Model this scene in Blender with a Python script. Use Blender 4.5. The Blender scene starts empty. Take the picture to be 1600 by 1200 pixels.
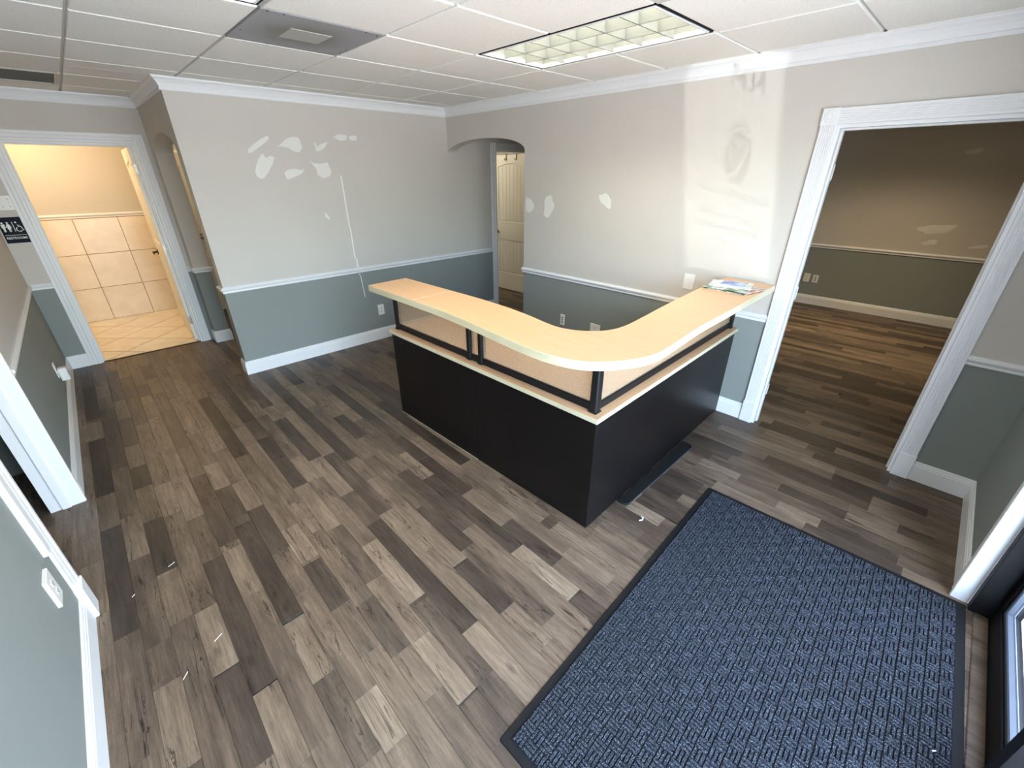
import bpy, math, random
from mathutils import Vector, Matrix

# ------------------------------------------------------------------ camera, world, sun, big lights, exposure
scene = bpy.context.scene
COL = scene.collection
cam_d = bpy.data.cameras.new('camera')
cam = bpy.data.objects.new('camera', cam_d)
COL.objects.link(cam)
scene.camera = cam
cam_d.sensor_width = 36.0
cam_d.lens = 14.8478
cam_d.clip_start = 0.02
_r = Vector((0.71806754, -0.69596729, -0.00292032))
_u = Vector((0.31315575, 0.31934697, 0.89439979))
_f = Vector((0.62154041, 0.64315398, -0.44725885))
CAM = Vector((0.0, 0.0, 1.7847))
FPX = 659.9
M = Matrix(((_r.x, _u.x, -_f.x, 0), (_r.y, _u.y, -_f.y, 0), (_r.z, _u.z, -_f.z, 1.7847), (0, 0, 0, 1)))
cam.matrix_world = M

vs = scene.view_settings
vs.view_transform = 'Standard'
vs.look = 'None'
vs.gamma = 1.0
vs.use_curve_mapping = False
vs.exposure = -0.30
scene.cycles.max_bounces = 14
scene.cycles.diffuse_bounces = 9
scene.cycles.transparent_max_bounces = 24
scene.cycles.use_guiding = True

world = bpy.data.worlds.new('world')
scene.world = world
world.use_nodes = True
wn = world.node_tree
wn.nodes.clear()
w_out = wn.nodes.new('ShaderNodeOutputWorld')
w_bg = wn.nodes.new('ShaderNodeBackground')
w_sky = wn.nodes.new('ShaderNodeTexSky')
w_sky.sky_type = 'NISHITA'
w_sky.sun_disc = False
w_sky.sun_elevation = math.radians(52)
w_sky.sun_rotation = math.radians(20)
w_sky.air_density = 1.0
w_sky.dust_density = 3.0
w_bg.inputs['Strength'].default_value = 15.0
# thin bright cloud spread evenly over the whole sky
w_tc = wn.nodes.new('ShaderNodeTexCoord')
w_nz = wn.nodes.new('ShaderNodeTexNoise')
w_nz.inputs['Scale'].default_value = 3.0
w_nz.inputs['Detail'].default_value = 6.0
w_mr = wn.nodes.new('ShaderNodeMapRange')
w_mr.inputs['From Min'].default_value = 0.3
w_mr.inputs['From Max'].default_value = 0.7
w_mr.inputs['To Min'].default_value = 0.40
w_mr.inputs['To Max'].default_value = 0.80
w_mix = wn.nodes.new('ShaderNodeMix')
w_mix.data_type = 'RGBA'
w_mix.inputs[7].default_value = (0.86, 0.83, 0.79, 1)
wn.links.new(w_tc.outputs['Generated'], w_nz.inputs['Vector'])
wn.links.new(w_nz.outputs['Fac'], w_mr.inputs['Value'])
wn.links.new(w_mr.outputs['Result'], w_mix.inputs[0])
wn.links.new(w_sky.outputs['Color'], w_mix.inputs[6])
wn.links.new(w_mix.outputs[2], w_bg.inputs['Color'])
wn.links.new(w_bg.outputs['Background'], w_out.inputs['Surface'])

def add_light(name, kind, loc, energy, color, direction=None, **kw):
    d = bpy.data.lights.new(name, kind)
    d.energy = energy
    d.color = color
    for k, v in kw.items():
        setattr(d, k, v)
    o = bpy.data.objects.new(name, d)
    COL.objects.link(o)
    o.location = loc
    if direction is not None:
        o.rotation_mode = 'QUATERNION'
        o.rotation_quaternion = Vector(direction).to_track_quat('-Z', 'Y')
    return o

# daylight portal over the glazed shop front
portal = add_light('front_glazing_portal', 'AREA', (1.0, -0.70, 1.2), 1.0, (1, 1, 1), (0, 1, 0), shape='RECTANGLE', size=2.8, size_y=2.4)
portal.data.cycles.is_portal = True
# the sun thrown back into the room by the flat windscreen of a parked car: a small far lamp whose beam has the windscreen's outline
BEAM_AIM = Vector((3.372, 1.315, 1.80))
BEAM_DIR = Vector((1.0, 1.40, 0.13)).normalized()
BEAM_SRC = BEAM_AIM - BEAM_DIR * 10.5
beam = add_light('windscreen_glint', 'SPOT', BEAM_SRC, 3100.0, (1.0, 0.99, 0.96), BEAM_DIR, shadow_soft_size=0.012, spot_size=math.radians(14), spot_blend=0.0)
beam.data.use_nodes = True
_nt = beam.data.node_tree
_nt.nodes.clear()
_o = _nt.nodes.new('ShaderNodeOutputLight')
_e = _nt.nodes.new('ShaderNodeEmission')
_g = _nt.nodes.new('ShaderNodeNewGeometry')
_side = Vector((BEAM_DIR.y, -BEAM_DIR.x, 0)).normalized()
_up = _side.cross(BEAM_DIR)


def _bm(op, *ins):
    n = _nt.nodes.new('ShaderNodeMath')
    n.operation = op
    for i, v in enumerate(ins):
        if isinstance(v, (int, float)):
            n.inputs[i].default_value = v
        else:
            _nt.links.new(v, n.inputs[i])
    return n.outputs[0]


def _bdot(vec):
    n = _nt.nodes.new('ShaderNodeVectorMath')
    n.operation = 'DOT_PRODUCT'
    n.inputs[1].default_value = vec
    _nt.links.new(_g.outputs['Incoming'], n.inputs[0])
    return n.outputs['Value']


_d = _bdot(BEAM_DIR)
_s = _bm('DIVIDE', _bdot(_side), _d)
_t = _bm('DIVIDE', _bdot(_up), _d)
_s = _bm('ADD', _s, _bm('MULTIPLY', _t, 0.105))          # the windscreen leans a little
_edge = lambda v, lim, soft: _bm('MULTIPLY', _bm('DIVIDE', _bm('SUBTRACT', lim, v), soft), 1.0)
_clamp = lambda v: _bm('MINIMUM', _bm('MAXIMUM', v, 0.0), 1.0)
_ms = _clamp(_edge(_bm('ABSOLUTE', _s), 0.0180, 0.0012))
_top = _bm('ADD', _t, _bm('MULTIPLY', _s, 0.5))
_ct = _clamp(_edge(_top, 0.0700, 0.0015))
_cb = _clamp(_edge(_bm('MULTIPLY', _t, -1.0), 0.0760, 0.0030))
_nt.links.new(_bm('MULTIPLY', _ms, _bm('MULTIPLY', _ct, _cb)), _e.inputs['Strength'])
_nt.links.new(_e.outputs[0], _o.inputs['Surface'])
# room lamps that hang outside the frame
add_light('restroom_lamp', 'POINT', (-0.25, 7.05, 2.25), 50.0, (1.0, 0.70, 0.36), shadow_soft_size=0.12)
add_light('hall_lamp', 'POINT', (1.65, 6.45, 2.20), 20.0, (1.0, 0.76, 0.42), shadow_soft_size=0.12)
add_light('hall_lamp', 'POINT', (4.1, 6.0, 2.30), 42.0, (1.0, 0.90, 0.68), shadow_soft_size=0.12)

# ------------------------------------------------------------------ materials
def lin(r, g, b):
    f = lambda c: (c / 255.0) / 12.92 if c <= 10 else (((c / 255.0) + 0.055) / 1.055) ** 2.4
    return (f(r), f(g), f(b), 1.0)

def new_mat(name):
    m = bpy.data.materials.new(name)
    m.use_nodes = True
    nt = m.node_tree
    b = nt.nodes.get('Principled BSDF')
    return m, nt, b

def N(nt, t, **kw):
    n = nt.nodes.new(t)
    for k, v in kw.items():
        setattr(n, k, v)
    return n

def noise_mat(name, col, rough=0.5, amount=0.08, scale=6.0, bump=0.0, bump_scale=200.0, metallic=0.0, spec=0.5, stretch=(1, 1, 1)):
    """plain painted / plastic / metal surface with slight procedural mottling and relief"""
    m, nt, b = new_mat(name)
    geo = N(nt, 'ShaderNodeTexCoord')
    mp = N(nt, 'ShaderNodeMapping')
    mp.inputs['Scale'].default_value = stretch
    nt.links.new(geo.outputs['Object'], mp.inputs['Vector'])
    nz = N(nt, 'ShaderNodeTexNoise')
    nz.inputs['Scale'].default_value = scale
    nz.inputs['Detail'].default_value = 4
    nt.links.new(mp.outputs['Vector'], nz.inputs['Vector'])
    mix = N(nt, 'ShaderNodeMix', data_type='RGBA')
    mix.inputs[6].default_value = tuple(c * (1 - amount) for c in col[:3]) + (1,)
    mix.inputs[7].default_value = tuple(min(1, c * (1 + amount)) for c in col[:3]) + (1,)
    nt.links.new(nz.outputs['Fac'], mix.inputs[0])
    nt.links.new(mix.outputs[2], b.inputs['Base Color'])
    b.inputs['Roughness'].default_value = rough
    b.inputs['Metallic'].default_value = metallic
    b.inputs['Specular IOR Level'].default_value = spec
    if bump:
        n2 = N(nt, 'ShaderNodeTexNoise')
        n2.inputs['Scale'].default_value = bump_scale
        n2.inputs['Detail'].default_value = 3
        nt.links.new(mp.outputs['Vector'], n2.inputs['Vector'])
        bp = N(nt, 'ShaderNodeBump')
        bp.inputs['Strength'].default_value = bump
        bp.inputs['Distance'].default_value = 0.002
        nt.links.new(n2.outputs['Fac'], bp.inputs['Height'])
        nt.links.new(bp.outputs['Normal'], b.inputs['Normal'])
    return m

MAT = {}
MAT['greige'] = noise_mat('greige_wall_paint', lin(198, 193, 186), 0.75, 0.03, 3, 0.25, 160, spec=0.25)
MAT['sage'] = noise_mat('sage_wall_paint', lin(136, 141, 138), 0.7, 0.03, 3, 0.25, 160, spec=0.25)
MAT['trim'] = noise_mat('white_trim_paint', lin(226, 227, 229), 0.38, 0.02, 8, 0.08, 90)
MAT['doorpaint'] = noise_mat('white_door_paint', lin(228, 226, 218), 0.40, 0.02, 8, 0.08, 90)
MAT['plate'] = noise_mat('white_plate_plastic', lin(228, 227, 222), 0.35, 0.01, 12)
MAT['slot'] = noise_mat('dark_slot', lin(60, 56, 54), 0.6, 0.05, 12)
MAT['tbar'] = noise_mat('ceiling_grid_metal', lin(190, 190, 186), 0.5, 0.02, 20)
MAT['drywall'] = noise_mat('ceiling_paint', lin(214, 212, 206), 0.85, 0.02, 4, 0.2, 120)
MAT['spackle'] = noise_mat('wall_filler', lin(222, 221, 216), 0.9, 0.05, 30, 0.3, 200, spec=0.15)
MAT['black_lam'] = noise_mat('black_desk_laminate', lin(13, 11, 12), 0.38, 0.12, 5, 0.05, 400, spec=0.28)
MAT['black_metal'] = noise_mat('black_painted_metal', lin(17, 17, 20), 0.45, 0.06, 12, 0.0, spec=0.3)
MAT['black_rubber'] = noise_mat('black_rubber', lin(17, 18, 20), 0.7, 0.10, 30, 0.2, 300, spec=0.25)
MAT['black_alu'] = noise_mat('black_anodised_frame', lin(17, 17, 20), 0.5, 0.08, 15, 0.0, spec=0.2)
MAT['bead_alu'] = noise_mat('grey_glazing_bead', lin(70, 76, 88), 0.45, 0.06, 15, 0.0)
MAT['bronze'] = noise_mat('dark_bronze_metal', lin(64, 50, 38), 0.35, 0.1, 20, metallic=0.8)
MAT['nickel'] = noise_mat('brushed_nickel', lin(150, 146, 138), 0.35, 0.06, 30, metallic=0.9)
MAT['roof'] = noise_mat('roof_deck', lin(120, 118, 115), 0.9, 0.05, 3)
MAT['louvre'] = noise_mat('darkened_white_louvre', lin(124, 127, 124), 0.5, 0.03, 10)  # white blades, lining and reflector, colour darkened so the strong lamp does not overexpose them
MAT['screw'] = noise_mat('screw_head', lin(70, 70, 70), 0.4, 0.05, 30, metallic=0.5)
MAT['sign_blue'] = noise_mat('dark_sign_plastic', lin(22, 25, 38), 0.6, 0.06, 20, spec=0.15)
MAT['paper'] = noise_mat('magazine_paper', lin(222, 220, 214), 0.6, 0.03, 30)
MAT['scrap'] = noise_mat('white_plastic_scrap', lin(225, 226, 230), 0.3, 0.04, 40)
MAT['grey_door_edge'] = noise_mat('vent_grey_paint', lin(120, 116, 108), 0.6, 0.06, 20)

def ramp(nt, fac, stops):
    r = N(nt, 'ShaderNodeValToRGB')
    while len(r.color_ramp.elements) < len(stops):
        r.color_ramp.elements.new(0.5)
    for e, (p, c) in zip(r.color_ramp.elements, stops):
        e.position = p
        e.color = c
    nt.links.new(fac, r.inputs['Fac'])
    return r

def math_node(nt, op, a, b=None, c=None):
    n = N(nt, 'ShaderNodeMath', operation=op)
    for i, v in enumerate((a, b, c)):
        if v is None:
            continue
        if isinstance(v, (int, float)):
            n.inputs[i].default_value = v
        else:
            nt.links.new(v, n.inputs[i])
    return n.outputs[0]

def plank_material():
    m, nt, b = new_mat('weathered_oak_laminate')
    tone = N(nt, 'ShaderNodeAttribute', attribute_name='tone')
    seed = N(nt, 'ShaderNodeAttribute', attribute_name='seed')
    pos = N(nt, 'ShaderNodeNewGeometry')
    off = N(nt, 'ShaderNodeCombineXYZ')
    s10 = math_node(nt, 'MULTIPLY', seed.outputs['Fac'], 37.0)
    nt.links.new(s10, off.inputs['Z'])
    s20 = math_node(nt, 'MULTIPLY', seed.outputs['Fac'], 91.0)
    nt.links.new(s20, off.inputs['Y'])
    add = N(nt, 'ShaderNodeVectorMath', operation='ADD')
    nt.links.new(pos.outputs['Position'], add.inputs[0])
    nt.links.new(off.outputs[0], add.inputs[1])

    def nz(scale, detail, rough=0.55, dist=0.0):
        mp = N(nt, 'ShaderNodeMapping')
        mp.inputs['Scale'].default_value = scale
        nt.links.new(add.outputs[0], mp.inputs['Vector'])
        n = N(nt, 'ShaderNodeTexNoise')
        n.inputs['Scale'].default_value = 1.0
        n.inputs['Detail'].default_value = detail
        n.inputs['Roughness'].default_value = rough
        n.inputs['Distortion'].default_value = dist
        nt.links.new(mp.outputs[0], n.inputs['Vector'])
        return n.outputs['Fac']
    broad = nz((14, 3.0, 1), 3, 0.5, 0.6)
    grain = nz((95, 7, 1), 5, 0.65, 0.5)
    streak = nz((48, 1.6, 1), 4, 0.6, 0.8)
    fine = nz((420, 26, 1), 3, 0.6)
    crack = nz((30, 2.2, 1), 4, 0.55, 0.9)
    saw = nz((10, 120, 1), 2, 0.5)
    # tone -> base colour
    t = math_node(nt, 'ADD', tone.outputs['Fac'], math_node(nt, 'MULTIPLY', math_node(nt, 'SUBTRACT', broad, 0.5), 0.62))
    r = ramp(nt, t, [(0.0, (0.032, 0.0225, 0.017, 1)), (0.28, (0.060, 0.0430, 0.032, 1)), (0.5, (0.122, 0.087, 0.061, 1)),
                     (0.75, (0.186, 0.138, 0.097, 1)), (1.0, (0.265, 0.206, 0.148, 1))])
    g = math_node(nt, 'ADD', math_node(nt, 'MULTIPLY', grain, 1.25), 0.36)
    g2 = math_node(nt, 'ADD', math_node(nt, 'MULTIPLY', fine, 0.8), 0.60)
    # sawmarks across some boards
    sm = math_node(nt, 'MULTIPLY', math_node(nt, 'GREATER_THAN', math_node(nt, 'FRACT', math_node(nt, 'MULTIPLY', seed.outputs['Fac'], 7.31)), 0.72), 0.35)
    g3 = math_node(nt, 'SUBTRACT', 1.0, math_node(nt, 'MULTIPLY', sm, math_node(nt, 'SUBTRACT', saw, 0.35)))
    # long dark cracks: thin band around noise level 0.5 inside sparse zones
    band = math_node(nt, 'ABSOLUTE', math_node(nt, 'SUBTRACT', crack, 0.56))
    line = N(nt, 'ShaderNodeMapRange')
    line.inputs['From Min'].default_value = 0.0
    line.inputs['From Max'].default_value = 0.022
    line.inputs['To Min'].default_value = 0.12
    line.inputs['To Max'].default_value = 1.0
    nt.links.new(band, line.inputs['Value'])
    zone = nz((6, 2.0, 1), 2)
    zr = N(nt, 'ShaderNodeMapRange')
    zr.inputs['From Min'].default_value = 0.47
    zr.inputs['From Max'].default_value = 0.56
    nt.links.new(zone, zr.inputs['Value'])
    cr = N(nt, 'ShaderNodeMix', data_type='FLOAT')
    nt.links.new(zr.outputs[0], cr.inputs[0])
    cr.inputs[2].default_value = 1.0
    nt.links.new(line.outputs[0], cr.inputs[3])
    # knots
    mpk = N(nt, 'ShaderNodeMapping')
    mpk.inputs['Scale'].default_value = (7.5, 2.6, 1)
    nt.links.new(add.outputs[0], mpk.inputs['Vector'])
    vor = N(nt, 'ShaderNodeTexVoronoi')
    vor.inputs['Scale'].default_value = 1.0
    nt.links.new(mpk.outputs[0], vor.inputs['Vector'])
    kn = N(nt, 'ShaderNodeMapRange')
    kn.inputs['From Min'].default_value = 0.02
    kn.inputs['From Max'].default_value = 0.11
    kn.inputs['To Min'].default_value = 0.5
    nt.links.new(vor.outputs['Distance'], kn.inputs['Value'])
    f = math_node(nt, 'MULTIPLY', math_node(nt, 'MULTIPLY', math_node(nt, 'MULTIPLY', g, g2), math_node(nt, 'ADD', math_node(nt, 'MULTIPLY', streak, 1.1), 0.45)), math_node(nt, 'MULTIPLY', cr.outputs[0], math_node(nt, 'MULTIPLY', kn.outputs[0], g3)))
    mul = N(nt, 'ShaderNodeMix', data_type='RGBA', blend_type='MULTIPLY')
    mul.inputs[0].default_value = 1.0
    nt.links.new(r.outputs['Color'], mul.inputs[6])
    nt.links.new(f, mul.inputs[7])
    nt.links.new(mul.outputs[2], b.inputs['Base Color'])
    b.inputs['Roughness'].default_value = 0.42
    b.inputs['Specular IOR Level'].default_value = 0.35
    bp = N(nt, 'ShaderNodeBump')
    bp.inputs['Strength'].default_value = 0.18
    bp.inputs['Distance'].default_value = 0.001
    nt.links.new(math_node(nt, 'ADD', grain, fine), bp.inputs['Height'])
    nt.links.new(bp.outputs['Normal'], b.inputs['Normal'])
    return m
MAT['plank'] = plank_material()

def maple_material(name, a, b_, rough):
    m, nt, b = new_mat(name)
    tc = N(nt, 'ShaderNodeTexCoord')
    mp = N(nt, 'ShaderNodeMapping')
    mp.inputs['Scale'].default_value = (70, 3.5, 20)
    nt.links.new(tc.outputs['Object'], mp.inputs['Vector'])
    nz = N(nt, 'ShaderNodeTexNoise')
    nz.inputs['Scale'].default_value = 1.0
    nz.inputs['Detail'].default_value = 4
    nz.inputs['Distortion'].default_value = 0.4
    nt.links.new(mp.outputs[0], nz.inputs['Vector'])
    r = ramp(nt, nz.outputs['Fac'], [(0.3, a), (0.7, b_)])
    nt.links.new(r.outputs[0], b.inputs['Base Color'])
    b.inputs['Roughness'].default_value = rough
    return m
MAT['maple'] = maple_material('maple_counter_laminate', lin(214, 170, 126), lin(223, 181, 139), 0.34)
MAT['maple_edge'] = maple_material('pale_counter_edge_band', lin(190, 183, 154), lin(200, 194, 168), 0.35)
MAT['maple_shaded'] = maple_material('shaded_maple_laminate', lin(206, 168, 128), lin(216, 180, 142), 0.35)  # counter maple again, the shade beneath the counter put into its colour

def tile_ceiling_material():
    m, nt, b = new_mat('mineral_fibre_ceiling_tile')
    pos = N(nt, 'ShaderNodeNewGeometry')
    n1 = N(nt, 'ShaderNodeTexNoise')
    n1.inputs['Scale'].default_value = 220
    n1.inputs['Detail'].default_value = 3
    nt.links.new(pos.outputs['Position'], n1.inputs['Vector'])
    r = ramp(nt, n1.outputs['Fac'], [(0.30, lin(214, 212, 206)), (0.48, lin(236, 235, 230))])
    nt.links.new(r.outputs[0], b.inputs['Base Color'])
    b.inputs['Roughness'].default_value = 0.9
    b.inputs['Specular IOR Level'].default_value = 0.1
    bp = N(nt, 'ShaderNodeBump')
    bp.inputs['Strength'].default_value = 0.4
    bp.inputs['Distance'].default_value = 0.002
    nt.links.new(n1.outputs['Fac'], bp.inputs['Height'])
    nt.links.new(bp.outputs['Normal'], b.inputs['Normal'])
    return m
MAT['ctile'] = tile_ceiling_material()

def ceramic_material(name, a, b_):
    m, nt, b = new_mat(name)
    pos = N(nt, 'ShaderNodeNewGeometry')
    oi = N(nt, 'ShaderNodeObjectInfo')
    add = N(nt, 'ShaderNodeVectorMath', operation='ADD')
    cb = N(nt, 'ShaderNodeCombineXYZ')
    nt.links.new(math_node(nt, 'MULTIPLY', oi.outputs['Random'], 50.0), cb.inputs['X'])
    nt.links.new(pos.outputs['Position'], add.inputs[0])
    nt.links.new(cb.outputs[0], add.inputs[1])
    n1 = N(nt, 'ShaderNodeTexNoise')
    n1.inputs['Scale'].default_value = 5
    n1.inputs['Detail'].default_value = 7
    n1.inputs['Distortion'].default_value = 0.8
    nt.links.new(add.outputs[0], n1.inputs['Vector'])
    r = ramp(nt, n1.outputs['Fac'], [(0.3, a), (0.7, b_)])
    nt.links.new(r.outputs[0], b.inputs['Base Color'])
    b.inputs['Roughness'].default_value = 0.25
    return m
MAT['ceramic'] = ceramic_material('beige_ceramic_tile', lin(222, 205, 180), lin(232, 217, 194))
MAT['ceramic_floor'] = ceramic_material('cream_floor_tile', lin(226, 212, 186), lin(240, 230, 208))
MAT['grout'] = noise_mat('tan_grout', lin(150, 120, 88), 0.9, 0.05, 20)

def carpet_material():
    m, nt, b = new_mat('charcoal_carpet_pile')
    pos = N(nt, 'ShaderNodeNewGeometry')
    mp = N(nt, 'ShaderNodeMapping')
    mp.inputs['Scale'].default_value = (260, 420, 120)
    mp.inputs['Rotation'].default_value = (0, 0, 0.5)
    nt.links.new(pos.outputs['Position'], mp.inputs['Vector'])
    n1 = N(nt, 'ShaderNodeTexNoise')
    n1.inputs['Scale'].default_value = 1.0
    n1.inputs['Detail'].default_value = 3
    n1.inputs['Roughness'].default_value = 0.7
    nt.links.new(mp.outputs[0], n1.inputs['Vector'])
    r = ramp(nt, n1.outputs['Fac'], [(0.38, lin(17, 19, 23)), (0.51, lin(42, 46, 54)), (0.61, lin(86, 92, 103)), (0.73, lin(160, 167, 178))])
    nt.links.new(r.outputs[0], b.inputs['Base Color'])
    b.inputs['Roughness'].default_value = 0.95
    b.inputs['Specular IOR Level'].default_value = 0.1
    bp = N(nt, 'ShaderNodeBump')
    bp.inputs['Strength'].default_value = 0.7
    bp.inputs['Distance'].default_value = 0.003
    nt.links.new(n1.outputs['Fac'], bp.inputs['Height'])
    nt.links.new(bp.outputs['Normal'], b.inputs['Normal'])
    return m
MAT['carpet'] = carpet_material()
MAT['carpet_base'] = noise_mat('carpet_gap_shade', lin(27, 30, 36), 0.95, 0.3, 300, spec=0.1)  # darker than the ribs: the shadow in their gaps is painted in

def emit_material(name, col, strength):
    m = bpy.data.materials.new(name)
    m.use_nodes = True
    nt = m.node_tree
    nt.nodes.clear()
    o = N(nt, 'ShaderNodeOutputMaterial')
    e = N(nt, 'ShaderNodeEmission')
    tc = N(nt, 'ShaderNodeNewGeometry')
    nz = N(nt, 'ShaderNodeTexNoise')
    nz.inputs['Scale'].default_value = 3
    nt.links.new(tc.outputs['Position'], nz.inputs['Vector'])
    mx = N(nt, 'ShaderNodeMix', data_type='RGBA')
    mx.inputs[6].default_value = col
    mx.inputs[7].default_value = tuple(c * 0.92 for c in col[:3]) + (1,)
    nt.links.new(nz.outputs['Fac'], mx.inputs[0])
    nt.links.new(mx.outputs[2], e.inputs['Color'])
    e.inputs['Strength'].default_value = strength
    nt.links.new(e.outputs[0], o.inputs['Surface'])
    return m
MAT['tube'] = emit_material('fluorescent_tube_glow', (1.0, 0.94, 0.78, 1), 1.0)
MAT['tube_warm'] = emit_material('warm_tube_glow', (1.0, 0.78, 0.50, 1), 1.0)

for _k in ('tube', 'tube_warm'):
    MAT[_k].cycles.emission_sampling = 'NONE'

def clear_glass(name, tint=(0.93, 0.96, 0.96, 1)):
    m = bpy.data.materials.new(name)
    m.use_nodes = True
    nt = m.node_tree
    nt.nodes.clear()
    o = N(nt, 'ShaderNodeOutputMaterial')
    t = N(nt, 'ShaderNodeBsdfTransparent')
    t.inputs['Color'].default_value = tint
    g = N(nt, 'ShaderNodeBsdfGlossy')
    g.inputs['Roughness'].default_value = 0.02
    fr = N(nt, 'ShaderNodeFresnel')
    fr.inputs['IOR'].default_value = 1.45
    geo = N(nt, 'ShaderNodeNewGeometry')      # the pane reflects once, where light enters it
    front = math_node(nt, 'MULTIPLY', fr.outputs[0], math_node(nt, 'SUBTRACT', 1.0, geo.outputs['Backfacing']))
    mx = N(nt, 'ShaderNodeMixShader')
    nt.links.new(front, mx.inputs[0])
    nt.links.new(t.outputs[0], mx.inputs[1])
    nt.links.new(g.outputs[0], mx.inputs[2])
    nt.links.new(mx.outputs[0], o.inputs['Surface'])
    return m
MAT['glass'] = clear_glass('clear_shop_glass')

def polycarb():
    m = bpy.data.materials.new('frosted_polycarbonate')
    m.use_nodes = True
    nt = m.node_tree
    nt.nodes.clear()
    o = N(nt, 'ShaderNodeOutputMaterial')
    t = N(nt, 'ShaderNodeBsdfTransparent')
    t.inputs['Color'].default_value = (0.98, 0.95, 0.91, 1)
    tl = N(nt, 'ShaderNodeBsdfTranslucent')
    tl.inputs['Color'].default_value = (0.80, 0.78, 0.75, 1)
    df = N(nt, 'ShaderNodeBsdfPrincipled')
    df.inputs['Base Color'].default_value = (0.66, 0.58, 0.47, 1)
    df.inputs['Roughness'].default_value = 0.22
    m1 = N(nt, 'ShaderNodeMixShader')
    m1.inputs[0].default_value = 0.45
    nt.links.new(tl.outputs[0], m1.inputs[1])
    nt.links.new(df.outputs[0], m1.inputs[2])
    m2 = N(nt, 'ShaderNodeMixShader')
    m2.inputs[0].default_value = 0.26
    nt.links.new(t.outputs[0], m2.inputs[1])
    nt.links.new(m1.outputs[0], m2.inputs[2])
    nt.links.new(m2.outputs[0], o.inputs['Surface'])
    return m
MAT['poly'] = polycarb()

def vinyl(name, tint, keep):
    """cut vinyl film on glass: blocks part of the light that passes"""
    m = bpy.data.materials.new(name)
    m.use_nodes = True
    nt = m.node_tree
    nt.nodes.clear()
    o = N(nt, 'ShaderNodeOutputMaterial')
    t = N(nt, 'ShaderNodeBsdfTransparent')
    t.inputs['Color'].default_value = tint
    d = N(nt, 'ShaderNodeBsdfDiffuse')
    d.inputs['Color'].default_value = (0.8, 0.8, 0.8, 1)
    mx = N(nt, 'ShaderNodeMixShader')
    mx.inputs[0].default_value = 1 - keep
    nt.links.new(t.outputs[0], mx.inputs[1])
    nt.links.new(d.outputs[0], mx.inputs[2])
    nt.links.new(mx.outputs[0], o.inputs['Surface'])
    return m
MAT['vinyl_solid'] = vinyl('white_vinyl', (1, 1, 1, 1), 0.02)
MAT['vinyl_brown'] = vinyl('tan_vinyl', (0.66, 0.52, 0.36, 1), 0.42)
MAT['vinyl_faint'] = vinyl('frosted_vinyl', (1, 1, 1, 1), 0.15)

def concrete_material():
    m, nt, b = new_mat('pale_concrete_with_litter')
    pos = N(nt, 'ShaderNodeNewGeometry')
    n1 = N(nt, 'ShaderNodeTexNoise')
    n1.inputs['Scale'].default_value = 9
    n1.inputs['Detail'].default_value = 8
    nt.links.new(pos.outputs['Position'], n1.inputs['Vector'])
    r = ramp(nt, n1.outputs['Fac'], [(0.34, lin(150, 142, 130)), (0.44, lin(214, 209, 200)), (0.7, lin(238, 236, 231))])
    nt.links.new(r.outputs[0], b.inputs['Base Color'])
    b.inputs['Roughness'].default_value = 0.9
    return m
MAT['concrete'] = concrete_material()

def diffuser_material():
    """grey painted metal with a dust ring around its middle and a paler middle plate"""
    m, nt, b = new_mat('dusty_grey_metal')
    pos = N(nt, 'ShaderNodeTexCoord')
    ln = N(nt, 'ShaderNodeVectorMath', operation='LENGTH')
    mp = N(nt, 'ShaderNodeMapping')
    mp.inputs['Scale'].default_value = (1, 1.05, 0)
    nt.links.new(pos.outputs['Object'], mp.inputs['Vector'])
    nt.links.new(mp.outputs[0], ln.inputs[0])
    nz = N(nt, 'ShaderNodeTexNoise')
    nz.inputs['Scale'].default_value = 9
    nt.links.new(pos.outputs['Object'], nz.inputs['Vector'])
    d = math_node(nt, 'ADD', ln.outputs['Value'], math_node(nt, 'MULTIPLY', math_node(nt, 'SUBTRACT', nz.outputs['Fac'], 0.5), 0.08))
    r = ramp(nt, d, [(0.0, lin(132, 132, 126)), (0.10, lin(118, 116, 106)), (0.15, lin(128, 127, 122)), (0.21, lin(140, 141, 143)), (0.3, lin(152, 153, 157))])
    nt.links.new(r.outputs[0], b.inputs['Base Color'])
    b.inputs['Roughness'].default_value = 0.55
    b.inputs['Metallic'].default_value = 0.15
    return m
MAT['diffuser'] = diffuser_material()
MAT['plate_grey'] = noise_mat('pale_grey_plate', lin(168, 168, 163), 0.6, 0.05, 12)

def cover_material(name, stops, scale):
    m, nt, b = new_mat(name)
    pos = N(nt, 'ShaderNodeTexCoord')
    n1 = N(nt, 'ShaderNodeTexNoise')
    n1.inputs['Scale'].default_value = scale
    n1.inputs['Detail'].default_value = 2
    nt.links.new(pos.outputs['Object'], n1.inputs['Vector'])
    r = ramp(nt, n1.outputs['Fac'], stops)
    nt.links.new(r.outputs[0], b.inputs['Base Color'])
    b.inputs['Roughness'].default_value = 0.25
    return m
MAT['cover_green'] = cover_material('green_printed_cover', [(0.36, lin(70, 96, 60)), (0.46, lin(150, 172, 140)), (0.54, lin(215, 220, 214)), (0.66, lin(90, 110, 120))], 14)
MAT['cover_blue'] = cover_material('blue_printed_cover', [(0.35, lin(70, 88, 170)), (0.55, lin(150, 176, 226)), (0.7, lin(226, 232, 240))], 9)
MAT['cover_grey'] = cover_material('grey_printed_cover', [(0.38, lin(60, 62, 66)), (0.5, lin(180, 182, 180)), (0.62, lin(226, 226, 222))], 18)
MAT['cover_white'] = cover_material('white_printed_cover', [(0.4, lin(206, 210, 206)), (0.6, lin(236, 236, 232))], 12)
MAT['cover_red'] = cover_material('reddish_printed_cover', [(0.4, lin(160, 70, 66)), (0.55, lin(214, 190, 180)), (0.7, lin(236, 232, 226))], 12)

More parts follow.
